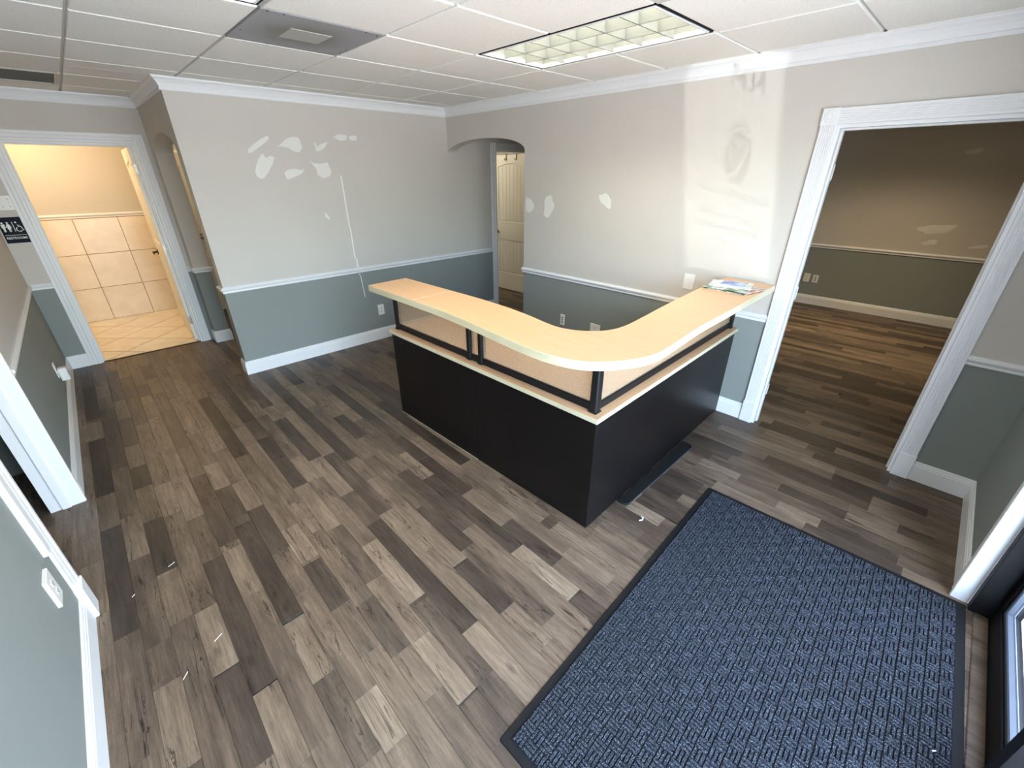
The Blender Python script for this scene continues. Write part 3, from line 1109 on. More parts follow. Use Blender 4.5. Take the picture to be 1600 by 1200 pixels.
G1o, G1i, G2i, G2o = 0.829, 0.745, -0.128, -0.211
# baseboards
mb = MB()
mould(mb, BASE, 'x', YA, -1, XS, 4.035, 1, 0)
mould(mb, BASE, 'y', XS, -1, YA, YA2, 1, 1)
trim_obj('baseboard_north', 'white baseboard along the patched wall, wrapping its free end', 'baseboard', mb)
mb = MB()
mould(mb, BASE, 'y', XB, -1, G1o, 3.30, 0, 1)
mould(mb, BASE, 'x', 3.30, 1, XB, XB2, 1, 1)
trim_obj('baseboard_east', 'white baseboard from the arch along the wall behind the desk', 'baseboard', mb)
mb = MB()
mould(mb, BASE, 'y', XB, -1, YC, G2o, -1, 0)
trim_obj('baseboard_east_corner', 'short white baseboard between the wide doorway and the entrance corner', 'baseboard', mb)
mb = MB()
mould(mb, BASE, 'y', XL, 1, 3.326, YR, 0, -1)
trim_obj('baseboard_west', 'white baseboard on the left wall beyond the left doorway', 'baseboard', mb)
mb = MB()
mould(mb, BASE, 'y', XL, 1, -0.49, 2.20, 0, 0)
trim_obj('baseboard_west_near', 'white baseboard on the left wall nearest the camera', 'baseboard', mb)
mb = MB()
mould(mb, BASE, 'x', YR, -1, XL, -0.348, -1, 0)
trim_obj('baseboard_restroom', 'short white baseboard left of the restroom doorway', 'baseboard', mb)
mb = MB()
mould(mb, BASE, 'y', XS, -1, 5.80, YR - 0.02, 1, 0)
mould(mb, BASE, 'x', 5.80, -1, XS, 0.917, 1, 1)
trim_obj('baseboard_arch_jamb', 'white baseboard wrapping the foot of the small arch jamb', 'baseboard', mb)
mb = MB()
mould(mb, BASE, 'x', YC, 1, 2.47, XB, 0, -1)
trim_obj('baseboard_south', 'short white baseboard between wide doorway corner and shop door', 'baseboard', mb)
mb = MB()
mould(mb, BASE, 'y', XF, -1, -1.5, 2.92)
trim_obj('baseboard_far_room', 'cream lit baseboard along the far room wall', 'baseboard', mb)
mb = MB()
mould(mb, BASE, 'x', 7.33, -1, 0.92, 5.65)
trim_obj('baseboard_hall', 'baseboard at the back of the warm lit hall', 'baseboard', mb)
# chair rails
mb = MB()
mould(mb, RAIL, 'x', YA, -1, XS, 4.035, 1, 0)
mould(mb, RAIL, 'y', XS, -1, YA, YA2, 1, 1)
trim_obj('trim_2', 'white chair rail across the patched wall behind the desk', 'chair rail', mb)
mb = MB()
mould(mb, RAIL, 'y', XB, -1, G1o, 3.30, 0, 1)
mould(mb, RAIL, 'x', 3.30, 1, XB, XB2, 1, 1)
trim_obj('trim_3', 'white chair rail from the arch to the wide doorway', 'chair rail', mb)
mb = MB()
mould(mb, RAIL, 'y', XB, -1, YC, G2o, -1, 0)
mould(mb, RAIL, 'x', YC, 1, 2.50, XB, 0, -1)
trim_obj('trim_4', 'white chair rail on the grey wall piece right of the wide doorway', 'chair rail', mb)
mb = MB()
mould(mb, RAIL, 'y', XL, 1, 3.326, YR, 0, -1)
mould(mb, RAIL, 'x', YR, -1, XL, -0.348, -1, 0)
trim_obj('trim_5', 'chair rail round the corner between left wall and restroom door', 'chair rail', mb)
mb = MB()
mould(mb, RAIL, 'y', XL, 1, -0.49, 2.14)
trim_obj('trim_6', 'chair rail on the left wall nearest the entrance', 'chair rail', mb)
mb = MB()
mould(mb, RAIL, 'x', YR, -1, 0.73, XS, 0, -1)
mould(mb, RAIL, 'y', XS, -1, 5.80, YR, 1, -1)
mould(mb, RAIL, 'x', 5.80, -1, XS, 0.917, 1, 1)
trim_obj('trim_7', 'short chair rail stub wrapping the jamb of the small arch', 'chair rail', mb)
mb = MB()
mould(mb, RAIL, 'y', XF, -1, -1.5, 2.92)
trim_obj('trim_8', 'chair rail along the far room wall', 'chair rail', mb)
mb = MB()
mould(mb, [(d, z + 0.478) for d, z in RAIL], 'x', 7.885, -1, RX0, XS)
trim_obj('trim_9', 'white cap rail above the restroom wall tiles', 'chair rail', mb)
# crown
mb = MB()
mould(mb, CROWN, 'x', YA, -1, XS, XB, 1, -1)
mould(mb, CROWN, 'y', XS, -1, YA, YR, 1, -1)
mould(mb, CROWN, 'x', YR, -1, XL, XS, -1, -1)
mould(mb, CROWN, 'y', XB, -1, YC, YA, -1, -1)
mould(mb, CROWN, 'y', XL, 1, YC, YR, -1, -1)
mould(mb, CROWN, 'x', YC, 1, XL, XB, -1, -1)
trim_obj('trim_10', 'white crown moulding round the top of the reception walls', 'crown moulding', mb)

# casings ------------------------------------------------------------
def fluted(w, th=0.02, n=6):
    """profile across a fluted casing: list (s, depth)"""
    pts = [(0, 0), (0, th * .8), (.003, th)]
    m_ = 0.010
    pitch = (w - 2 * m_) / n
    for i in range(n):
        a = m_ + i * pitch
        pts += [(a + pitch * .12, th), (a + pitch * .30, th - .0045), (a + pitch * .70, th - .0045), (a + pitch * .88, th)]
    pts += [(w - .003, th), (w, th * .8), (w, 0)]
    return pts

def plain_casing(w, th=0.018):
    return [(0, 0), (0, .012), (.004, th), (w * .28, th), (w * .34, th - .005), (w * .62, th - .006), (w * .72, th - .009), (w - .003, .009), (w, .006), (w, 0)]

def bar_profile(mb, prof, fn, t0, t1):
    """profile (s,d) run along t; fn(s,t,d)"""
    n = len(prof)
    v = [fn(s, t0, d) for s, d in prof] + [fn(s, t1, d) for s, d in prof]
    f = [(i, (i + 1) % n, n + (i + 1) % n, n + i) for i in range(n)] + [tuple(range(n)), tuple(range(2 * n - 1, n - 1, -1))]
    return mb.add(v, f)

# wide doorway in wall B: fluted casing, rosettes, plinths, jamb, open door
d1 = empty('door_1', (XB, 0.31, 0))
structure(d1, 'wide cased doorway with fluted white trim to the tan far room', 'doorway')
P1 = (XB, 0.31, 0)
rel = lambda fn, o: (lambda s, t, d: tuple(a - b for a, b in zip(fn(s, t, d), o)))
fB = rel(fX(XB, -1), P1)
HW = 0.0835
for y0, sg in ((G1i, 1), (G2i, -1)):
    prof = fluted(HW)
    mb = MB()
    bar_profile(mb, [(y0 + sg * s, d) for s, d in prof], fB, 0.172, 2.030)
    mb.build('casing', 'trim', d1)
    mb = MB()
    a, b = sorted((y0 - sg * .001, y0 + sg * (HW + .003)))
    mb.prism([(a, 0), (b, 0), (b, .172), (a, .172)], 0, .027, fB, c=.003)
    mb.build('plinth_block', 'trim', d1)
    mb = MB()
    a, b = sorted((y0 - sg * .002, y0 + sg * (HW + .004)))
    mb.prism([(a, 2.028), (b, 2.028), (b, 2.116), (a, 2.116)], 0, .024, fB, c=.002)
    cy, cz = (a + b) / 2, 2.072
    ring = lambda r: [(cy + r * math.cos(t * math.pi / 12), cz + r * math.sin(t * math.pi / 12)) for t in range(24)]
    mb.prism(ring(.032), .024, .028, fB, c=.0025)
    mb.prism(ring(.018), .028, .032, fB, c=.003)
    mb.build('rosette_block', 'trim', d1)
mb = MB()
bar_profile(mb, [(2.030 + s, d) for s, d in fluted(HW)], lambda s, t, d: fB(t, s, d), G2i - .0, G1i + .0)
mb.build('head_casing', 'trim', d1)
mb = MB()
x0, x1 = -0.004, XB2 - XB + 0.004
fl = lambda x, y, z: (x, y - 0.31, z)
mb.box(x0, G1i - .018, 0, x1, G1i + .001, 2.03, fn=fl)
mb.box(x0, G2i - .001, 0, x1, G2i + .018, 2.03, fn=fl)
mb.box(x0, G2i + .018, 2.012, x1, G1i - .018, 2.031, fn=fl)
mb.build('jamb', 'trim', d1)
mb = MB()
for a, b in ((G1i - .029, G1i - .018), (G2i + .018, G2i + .029)):
    mb.box(.040, a, 0, .075, b, 2.012, fn=fl, c=.002)
mb.box(.040, G2i + .029, 2.001, .075, G1i - .029, 2.012, fn=fl, c=.002)
mb.build('door_stop', 'trim', d1)
# door leaf folded right back against the far side of the wall
mb = MB()
mb.box(XB2 - XB + .012, G1i - .010, .012, XB2 - XB + .047, G1i + .86, 2.008, fn=fl, c=.002)
mb.build('leaf', 'doorpaint', d1)
for hz in (0.26, 1.02, 1.78):
    mb = MB()
    mb.cyl(fl(XB2 - XB + .004, G1i - .018, hz - .045), fl(XB2 - XB + .004, G1i - .018, hz + .045), .0065, n=10)
    mb.box(XB2 - XB - .030, G1i - .0205, hz - .045, XB2 - XB + .004, G1i - .0175, hz + .045, fn=fl)
    mb.build('hinge', 'trim', d1)

# restroom doorway
P2 = (0.19, YR, 0)
d2 = empty('door_2', P2)
structure(d2, 'restroom doorway with its white door swung inward', 'doorway')
fR = rel(fY(YR, -1), P2)
CW = 0.083
for x0, sg in ((-0.265, -1), (0.645, 1)):
    mb = MB()
    bar_profile(mb, [(x0 + sg * s, d) for s, d in plain_casing(CW)], fR, 0, 2.045 + CW)
    mb.build('casing', 'trim', d2)
mb = MB()
bar_profile(mb, [(2.045 + s, d) for s, d in plain_casing(CW)], lambda s, t, d: fR(t, s, d), -0.265, 0.645)
mb.build('head_casing', 'trim', d2)
f2 = lambda x, y, z: (x - P2[0], y - P2[1], z)
mb = MB()
mb.box(-0.266, YR - .003, 0, -0.247, YR + .124, 2.03, fn=f2)
mb.box(0.627, YR - .003, 0, 0.646, YR + .124, 2.03, fn=f2)
mb.box(-0.266, YR - .003, 2.03, 0.646, YR + .124, 2.046, fn=f2)
mb.build('jamb', 'trim', d2)
mb = MB()
mb.box(-0.247, YR + .04, 0, -0.236, YR + .075, 2.03, fn=f2, c=.002)
mb.box(0.616, YR + .03, 0, 0.627, YR + .065, 2.03, fn=f2, c=.002)
mb.box(-0.236, YR + .04, 2.019, 0.616, YR + .075, 2.03, fn=f2, c=.002)
mb.build('door_stop', 'trim', d2)
MB().box(-0.247, YR + .0, -.002, 0.627, YR + .03, 0.006, fn=f2, c=.003).build('sill', 'bronze', d2)

def panel_leaf(w, h, fn, th=0.035, both=True):
    """two-panel arched plank-style door; fn(a,n,z): a along the width 0..w, n along the thickness 0..th"""
    mb = MB()
    st, tr, br = 0.105, 0.115, 0.275
    midlo, midhi = 0.80, 1.075
    ft = lambda s, t, d: fn(s, d, t)
    inner = 0.010
    mb.prism([(0.002, 0.002), (w - .002, 0.002), (w - .002, h - .002), (.002, h - .002)], inner, th - inner, ft)
    sides = ((0, inner, 1), (th, th - inner, -1))
    for d_out, d_in, sg in sides:
        def bar(pts):
            mb.prism(pts, d_in, d_out, ft, c=.002)
        bar([(0, 0), (st, 0), (st, h), (0, h)])
        bar([(w - st, 0), (w, 0), (w, h), (w - st, h)])
        bar([(st, 0), (w - st, 0), (w - st, br), (st, br)])
        bar([(st, midlo), (w - st, midlo), (w - st, midhi), (st, midhi)])
        zs, za = h - tr - .045, h - tr
        arc = [(st + (w - 2 * st) * k / 12, zs + (za - zs) * math.sin(math.pi * k / 12)) for k in range(13)]
        bar([(w - st, h), (st, h)] + arc)
        # beadboards inside both panels
        nb = 7
        m_ = .022
        a0, bw = st + m_, (w - 2 * st - 2 * m_) / nb
        for k in range(nb):
            sa, sb = a0 + k * bw + .0015, a0 + (k + 1) * bw - .0015
            zt = zs + (za - zs) * math.sin(math.pi * (sa + bw / 2 - st) / (w - 2 * st)) - m_
            d_mid = d_in + (d_out - d_in) * .62
            mb.prism([(sa, br + m_), (sb, br + m_), (sb, midlo - m_), (sa, midlo - m_)], d_in, d_mid, ft, c=.002)
            mb.prism([(sa, midhi + m_), (sb, midhi + m_), (sb, zt), (sa, zt)], d_in, d_mid, ft, c=.002)
    return mb

def lever(parent, fn, mat, both=True):
    """lever handle set; fn(a,n,z) local with a pointing to the hinge, n out of the door face"""
    mb = MB()
    for sg, base in ((-1, 0.0), (1, 0.035)):
        c = lambda a, n, z: fn(a, base + sg * n, z)
        mb.cyl(c(0, 0, 0), c(0, .010, 0), .030, n=18)
        mb.cyl(c(0, .010, 0), c(0, .050, 0), .011, n=12)
        mb.tube([c(0, .045, 0), c(.03, .050, .004), c(.075, .052, .002), (c(.105, .048, -.006))], .009, n=10)
    mb.build('handle', mat, parent)

# restroom leaf: hinged at the right jamb, stands about square to the wall
hx, hy = 0.623, YR + 0.085
ang = math.radians(1.5)
ca, sa_ = math.cos(ang), math.sin(ang)
fleaf2 = lambda a, n, z: (hx + a * sa_ - n * ca - P2[0] + .0, hy + a * ca + n * sa_ - P2[1], z + .010)
panel_leaf(0.855, 2.012, fleaf2).build('leaf', 'doorpaint', d2)
lever(d2, lambda a, n, z: fleaf2(0.79 - a, n, z + 0.925), 'bronze')
for hz in (0.25, 1.05, 1.83):
    mb = MB()
    mb.cyl((hx + .006 - P2[0], hy - .008 - P2[1], hz - .045), (hx + .006 - P2[0], hy - .008 - P2[1], hz + .045), .007, n=10)
    mb.box(hx - .033, hy - .003, hz - .045, hx + .004, hy - .0005, hz + .045, fn=f2)
    mb.build('hinge', 'nickel', d2)

# hall door beyond the arch, opened square into the hall
P3 = (4.53, YA, 0)
d3 = empty('door_3', P3)
structure(d3, 'cream panelled hall door standing open beyond the arch', 'door')
f3 = lambda x, y, z: (x - P3[0], y - P3[1], z)
fA3 = rel(fY(YA, -1), P3)
for x0, sg in ((4.115, -1), (4.95, 1)):
    mb = MB()
    bar_profile(mb, [(x0 + sg * s, d) for s, d in plain_casing(0.078)], fA3, 0, 2.045 + .078)
    mb.build('casing', 'trim', d3)
mb = MB()
bar_profile(mb, [(2.045 + s, d) for s, d in plain_casing(0.078)], lambda s, t, d: fA3(t, s, d), 4.115, 4.95)
mb.build('head_casing', 'trim', d3)
mb = MB()
mb.box(4.114, YA - .003, 0, 4.132, YA2 + .003, 2.03, fn=f3)
mb.box(4.932, YA - .003, 0, 4.951, YA2 + .003, 2.03, fn=f3)
mb.box(4.114, YA - .003, 2.03, 4.951, YA2 + .003, 2.046, fn=f3)
mb.build('jamb', 'trim', d3)
fleaf3 = lambda a, n, z: (4.927 + n - P3[0], YA2 + .006 + a - P3[1], z + .012)
panel_leaf(0.80, 2.012, fleaf3).build('leaf', 'doorpaint', d3)
lever(d3, lambda a, n, z: fleaf3(0.735 - a, n, z + 0.92), 'bronze')

# left doorway
P4 = (XL, 2.76, 0)
d4 = empty('door_4', P4)
structure(d4, 'white cased doorway in the left wall to a dim room', 'doorway')
fL4 = rel(fX(XL, 1), P4)
f4 = lambda x, y, z: (x - P4[0], y - P4[1], z)
for y0, sg in ((2.28, -1), (3.243, 1)):
    mb = MB()
    bar_profile(mb, [(y0 + sg * s, d) for s, d in plain_casing(CW, .021)], fL4, 0.0, 2.045 + CW)
    mb.build('casing', 'trim', d4)
mb = MB()
bar_profile(mb, [(2.045 + s, d) for s, d in plain_casing(CW, .021)], lambda s, t, d: fL4(t, s, d), 2.28, 3.243)
mb.build('head_casing', 'trim', d4)
mb = MB()
mb.prism([(2.192, 0), (2.290, 0), (2.290, .178), (2.192, .178)], 0, .028, fL4, c=.003)
mb.build('plinth_block', 'trim', d4)
mb = MB()
mb.prism([(2.140, .43), (2.197, .43), (2.197, 2.10), (2.140, 2.10)], 0, .019, fL4, c=.004)
mb.build('cover_strip', 'trim', d4)
mb = MB()
mb.box(XL + .003, 2.262, 0, XL - .135, 2.281, 2.03, fn=f4)
mb.box(XL + .003, 3.242, 0, XL - .135, 3.262, 2.03, fn=f4)
mb.box(XL + .003, 2.262, 2.03, XL - .135, 3.262, 2.046, fn=f4)
mb.build('jamb', 'trim', d4)
mb = MB()
mb.box(XL - .045, 3.230, 0, XL - .085, 3.243, 2.03, fn=f4, c=.002)
mb.box(XL - .045, 2.281, 0, XL - .085, 2.293, 2.03, fn=f4, c=.002)
mb.build('door_stop', 'trim', d4)

# closed door at the back of the hall, seen through the small arch
P5 = (1.6, 7.33, 0)
d5 = empty('door_5', P5)
structure(d5, 'closed door at the back of the warm hall', 'door')
f5 = lambda a, n, z: (1.03 + a - P5[0], -.034 + n, z + .06)
panel_leaf(0.86, 1.96, f5, both=False).build('leaf', 'greige', d5)
mb = MB()
mb.box(1.00, 7.30, 2.022, 1.92, 7.335, 2.055, fn=lambda x, y, z: (x - P5[0], y - P5[1], z), c=.003)
mb.build('head_casing', 'doorpaint', d5)
mb = MB()
g5 = lambda x, y, z: (x - P5[0], y - P5[1], z)
mb.box(1.125, 7.286, .985, 1.215, 7.296, 1.062, fn=g5, c=.003)
mb.cyl(g5(1.150, 7.286, 1.02), g5(1.150, 7.245, 1.02), .012, n=12)
mb.tube([g5(1.145, 7.245, 1.02), g5(1.225, 7.243, 1.018)], .011, n=10)
mb.build('handle', 'nickel', d5)

# ------------------------------------------------------------------ shop front
sf = empty('door_6', (1.0, -0.62, 0))
structure(sf, 'black framed glass shop door at the lower right', 'door')
sw = empty('window_1', (1.0, -0.62, 0))
structure(sw, 'black shop front frame with glass side lights around the entrance door', 'shop front')
fs = lambda x, y, z: (x - 1.0, y + 0.62, z)
yo, yi = -0.665, -0.604
mb = MB()
mb.box(2.360, -0.668, 0, 2.400, -0.533, 2.28, fn=fs, c=.002)
mb.box(1.385, -0.668, 0, 1.435, -0.533, 2.28, fn=fs, c=.002)
mb.box(-0.405, -0.668, 0, -0.355, -0.533, 2.28, fn=fs, c=.002)
mb.box(0.50, -0.668, 0, 0.55, -0.533, 2.28, fn=fs, c=.002)
mb.box(-0.355, -0.668, 2.225, 2.36, -0.533, 2.28, fn=fs, c=.002)
mb.box(-0.355, -0.668, 0, 0.50, -0.533, 0.10, fn=fs, c=.002)
mb.box(0.55, -0.668, 0, 1.385, -0.533, 0.10, fn=fs, c=.002)
mb.build('frame', 'black_alu', sw)
mb = MB()
mb.box(2.318, yo, .008, 2.357, yi, 2.215, fn=fs, c=.002)
mb.box(1.438, yo, .008, 1.490, yi, 2.215, fn=fs, c=.002)
mb.box(1.490, yo, .008, 2.318, yi, 0.100, fn=fs, c=.002)
mb.box(1.490, yo, 2.150, 2.318, yi, 2.215, fn=fs, c=.002)
mb.box(1.435, -.672, -.03, 2.360, -.599, .007, fn=fs)
mb.build('door_rails', 'black_alu', sf)
mb = MB()
for (a0, b0, c0, e0) in ((2.296, .100, 2.318, 2.150), (1.490, .100, 1.512, 2.150), (1.512, .100, 2.296, .124), (1.512, 2.126, 2.296, 2.150)):
    mb.box(a0, -.640, b0, c0, -.612, e0, fn=fs, c=.004)
mb.build('glazing_bead', 'bead_alu', sf)
MB().box(1.512, -.637, .124, 2.296, -.631, 2.126, fn=fs).build('door_glass', 'glass', sf)
mb = MB()
mb.box(-.355, -.637, .10, .50, -.631, 2.225, fn=fs)
mb.box(.55, -.637, .10, 1.385, -.631, 2.225, fn=fs)
mb.build('side_glass', 'glass', sw)
mb = MB()
mb.cyl(fs(1.47, -.575, .97), fs(2.335, -.575, .97), .014, n=12)
mb.box(1.462, -.604, .94, 1.482, -.570, 1.00, fn=fs)
mb.box(2.322, -.604, .94, 2.342, -.570, 1.00, fn=fs)
mb.build('push_bar', 'black_alu', sf)

# vinyl film on the door glass: it shades the windscreen beam
YG = -0.6295
def wall_to_glass(yw, zw):
    p = Vector((XB, yw, zw))
    q = BEAM_SRC + (p - BEAM_SRC) * ((YG - BEAM_SRC.y) / (p.y - BEAM_SRC.y))
    return q.x, q.z

def film(pts_faces, fmap, name, mat):
    vs_, fs_ = pts_faces
    mb = MB()
    for f in fs_:
        pass
    verts = []
    for s, t in vs_:
        yw, zw = fmap(s, t)
        x, z = wall_to_glass(yw, zw)
        verts.append((x - 1.0, YG + 0.62, z))
    mb.add(verts, fs_)
    return mb.build(name, mat, sf)

def text_mesh(body, bold=0.0):
    cu = bpy.data.curves.new('t', 'FONT')
    cu.body = body
    cu.align_x = 'CENTER'
    cu.size = 1.0
    cu.offset = bold
    cu.resolution_u = 3
    ob = bpy.data.objects.new('t', cu)
    COL.objects.link(ob)
    dg = bpy.context.evaluated_depsgraph_get()
    me = bpy.data.meshes.new_from_object(ob.evaluated_get(dg))
    v = [(p.co.x, p.co.y) for p in me.vertices]
    f = [tuple(p.vertices) for p in me.polygons]
    bpy.data.objects.remove(ob)
    bpy.data.meshes.remove(me)
    bpy.data.curves.remove(cu)
    xs = [p[0] for p in v]
    w = max(xs) - min(xs)
    return [((p[0] - min(xs)) / w, p[1] / 0.7) for p in v], f

def wallpt(u, v):
    q = bpx_(u, v, XB)
    return Vector((q.y, q.z))

def affine(p_left, p_right, up):
    """baseline from picture point p_left to p_right on the wall, cap height vector up (wall y,z)"""
    a, b = wallpt(*p_left), wallpt(*p_right)
    return lambda s, t: (a.x + (b.x - a.x) * s + up[0] * t, a.y + (b.y - a.y) * s + up[1] * t)

UP = (0.20, 0.98)
def upv(h):
    return (UP[0] * h, UP[1] * h)
film(text_mesh('7434', .022), affine((1139, 133), (1197, 149), upv(.122)), 'lettering', 'vinyl_solid')
film(text_mesh('PLEASE USE OTHER DOOR', .018), affine((1088, 293), (1203, 324), upv(.042)), 'lettering', 'vinyl_faint')
film(text_mesh('MONDAY - THURSDAY', .018), affine((1095, 332), (1186, 359), upv(.042)), 'lettering', 'vinyl_faint')
film(text_mesh('8:00 AM TO 5:00 PM', .018), affine((1096, 351), (1184, 377), upv(.042)), 'lettering', 'vinyl_faint')
film(text_mesh('FRIDAY', .018), affine((1120, 378), (1150, 386), upv(.036)), 'lettering', 'vinyl_faint')
film(text_mesh('BY APPT. ONLY', .018), affine((1112, 392), (1180, 410), upv(.034)), 'lettering', 'vinyl_faint')
# emblem: disc with a heart of two leaf strokes left open, plus a broken ring above it
ce = wallpt(1152, 247)
def seg_d(p, a, b):
    ax, ay, bx, by = *a, *b
    t = max(0, min(1, ((p[0] - ax) * (bx - ax) + (p[1] - ay) * (by - ay)) / ((bx - ax) ** 2 + (by - ay) ** 2)))
    return math.hypot(p[0] - ax - t * (bx - ax), p[1] - ay - t * (by - ay))
def polyd(p, pl):
    return min(seg_d(p, a, b) for a, b in zip(pl[:-1], pl[1:]))
heart_l = [(-.05, .30), (-.12, .62), (-.35, .78), (-.62, .70), (-.72, .40), (-.55, .05), (-.20, -.30), (.0, -.50), (.0, -.82)]
heart_r = [(-.05, .30), (.10, .55), (.38, .62), (.66, .52), (.70, .25), (.50, -.05), (.10, -.42), (-.62, -.78)]
vein = [(-.45, .35), (-.25, .0), (-.02, -.25)]
vein2 = [(.45, .30), (.25, .02), (.02, -.25)]
NG = 64
vv, ff = [], []
for i in range(NG):
    for j in range(NG):
        p = (-1 + 2 * (i + .5) / NG, -1 + 2 * (j + .5) / NG)
        r_ = math.hypot(*p)
        if r_ > 1:
            continue
        if polyd(p, heart_l) < .055 or polyd(p, heart_r) < .055 or polyd(p, vein) < .035 or polyd(p, vein2) < .035:
            continue
        h = 1.0 / NG
        k = len(vv)
        vv += [(p[0] - h, p[1] - h), (p[0] + h, p[1] - h), (p[0] + h, p[1] + h), (p[0] - h, p[1] + h)]
        ff.append((k, k + 1, k + 2, k + 3))
film((vv, ff), lambda s, t: (ce.x - .088 * s + UP[0] * .165 * t * .55, ce.y - .012 * s + .165 * t), 'emblem', 'vinyl_brown')
vv, ff = [], []
for r_in, r_out, t0, t1 in ((1.10, 1.18, 35, 150), (1.24, 1.31, 50, 130)):
    for k in range(24):
        if k % 4 == 3:
            continue
        a, b = math.radians(t0 + (t1 - t0) * k / 24), math.radians(t0 + (t1 - t0) * (k + 1) / 24)
        n = len(vv)
        vv += [(r_in * math.cos(a), r_in * math.sin(a)), (r_out * math.cos(a), r_out * math.sin(a)), (r_out * math.cos(b), r_out * math.sin(b)), (r_in * math.cos(b), r_in * math.sin(b))]
        ff.append((n, n + 1, n + 2, n + 3))
film((vv, ff), lambda s, t: (ce.x - .088 * s + UP[0] * .165 * t * .55, ce.y - .012 * s + .165 * t), 'emblem_ring', 'vinyl_faint')

# white lining of the entrance reveal
mb = MB()
mb.box(2.400, -0.535, 0, 2.418, -0.470, 2.32, c=.003)
mb.box(2.418, -0.497, 0, 2.475, -0.476, 2.32, c=.004)
mb.box(-0.425, -0.535, 2.29, 2.400, -0.470, 2.308, c=.003)
mb.box(-0.430, -0.535, 0, -0.408, -0.470, 2.29, c=.003)
trim_obj('trim_11', 'bright white trim lining the shop entrance beside the black frame', 'trim', mb)

# outside walk
o = MB().box(-9, -16, -0.06, 14, -0.66, -0.015).build('pavement_outside', 'concrete')
structure(o, 'sunlit pale concrete walk outside the shop door', 'pavement')

# ------------------------------------------------------------------ ceiling
roof = MB().box(-1.8, -0.75, 2.72, XF + 0.2, 8.05, 2.85).build('ceiling', 'roof')
structure(roof, 'suspended ceiling of square white tiles in a metal grid', 'ceiling')
for (a, b, c, d) in ((RX0, 5.99, 0.90, 8.0), (0.90, YA2 - .02, 5.66, 7.40), (XB2 - .03, 2.98, 5.66, YA2), (XB2 - .03, -1.6, XF + .05, 3.0), (-1.7, 1.6, XL - .06, 4.0)):
    mb = MB()
    if a < 4 and d < 3.5 and c > 7:
        hx0, hx1, hy0, hy1 = 5.9, 6.5, 0.2, 1.4
        for q in ((a, b, hx0, d), (hx1, b, c, d), (hx0, b, hx1, hy0), (hx0, hy1, hx1, d)):
            mb.box(q[0], q[1], 2.44, q[2], q[3], 2.455)
    else:
        mb.box(a, b, 2.44, c, d, 2.455)
    mb.build('plaster_panel', 'drywall', roof)

cells_special = {}
def cell(i, j):
    return GX0 + i * GP, GX0 + (i + 1) * GP, GY0 + j * GP, GY0 + (j + 1) * GP
LIGHTS = [((1, -3), (1, -2)), ((-2, -3), (-2, -2))]
used = {(1, -3), (1, -2), (-2, -3), (-2, -2), (-1, -1), (-3, 3), (0, -4)}
for i in range(-4, 5):
    for j in range(-6, 6):
        if (i, j) in used:
            continue
        x0, x1, y0, y1 = cell(i, j)
        cx0, cx1, cy0, cy1 = max(x0, XL), min(x1, XB), max(y0, YC), min(y1, YR)
        if cx1 - cx0 < .02 or cy1 - cy0 < .02:
            continue
        if cy0 >= YA and cx0 >= XS:
            continue
        g = .0085
        polys = []
        if cy1 > YA and cx1 > XS + .02:      # the patched wall cuts the cell
            if cy0 < YA:
                polys.append((cx0, cx1, cy0, YA))
            if cx0 < XS:
                polys.append((cx0, XS, max(cy0, YA), cy1))
        else:
            polys.append((cx0, cx1, cy0, cy1))
        mb = MB()
        for (a, b, c, d) in polys:
            a2 = a + (g if abs(a - x0) < 1e-6 else 0)
            b2 = b - (g if abs(b - x1) < 1e-6 else 0)
            c2 = c + (g if abs(c - y0) < 1e-6 else 0)
            d2_ = d - (g if abs(d - y1) < 1e-6 else 0)
            if b2 - a2 < .01 or d2_ - c2 < .01:
                continue
            mb.prism([(a2, c2), (b2, c2), (b2, d2_), (a2, d2_)], .018, 0, fZ(ZC), c=.003)
        if mb.v:
            mb.build('ceiling_tile', 'ctile', roof)
# grid runners
zt0, zt1 = ZC + .010, ZC + .030
for i in range(-3, 4):
    x = GX0 + i * GP
    if XL < x < XB:
        y1 = YR if x < XS else YA
        MB().box(x - .012, YC, zt0, x + .012, y1, zt1).build('grid_runner', 'tbar', roof)
for j in range(-5, 6):
    y = GY0 + j * GP
    if YC < y < YR:
        x1 = XB if y < YA else XS
        spans = [(XL, x1)]
        if j == -2:                 # the troffers are two cells long: no tee runs across them
            la, lb = GX0 + GP, GX0 + 2 * GP
            ma, mb_ = GX0 - 2 * GP, GX0 - GP
            spans = [(XL, ma), (mb_, la), (lb, XB)]
        for sa, sb in spans:
            MB().box(sa, y - .012, zt0 + .0006, sb, y + .012, zt1 - .001).build('grid_tee', 'tbar', roof)

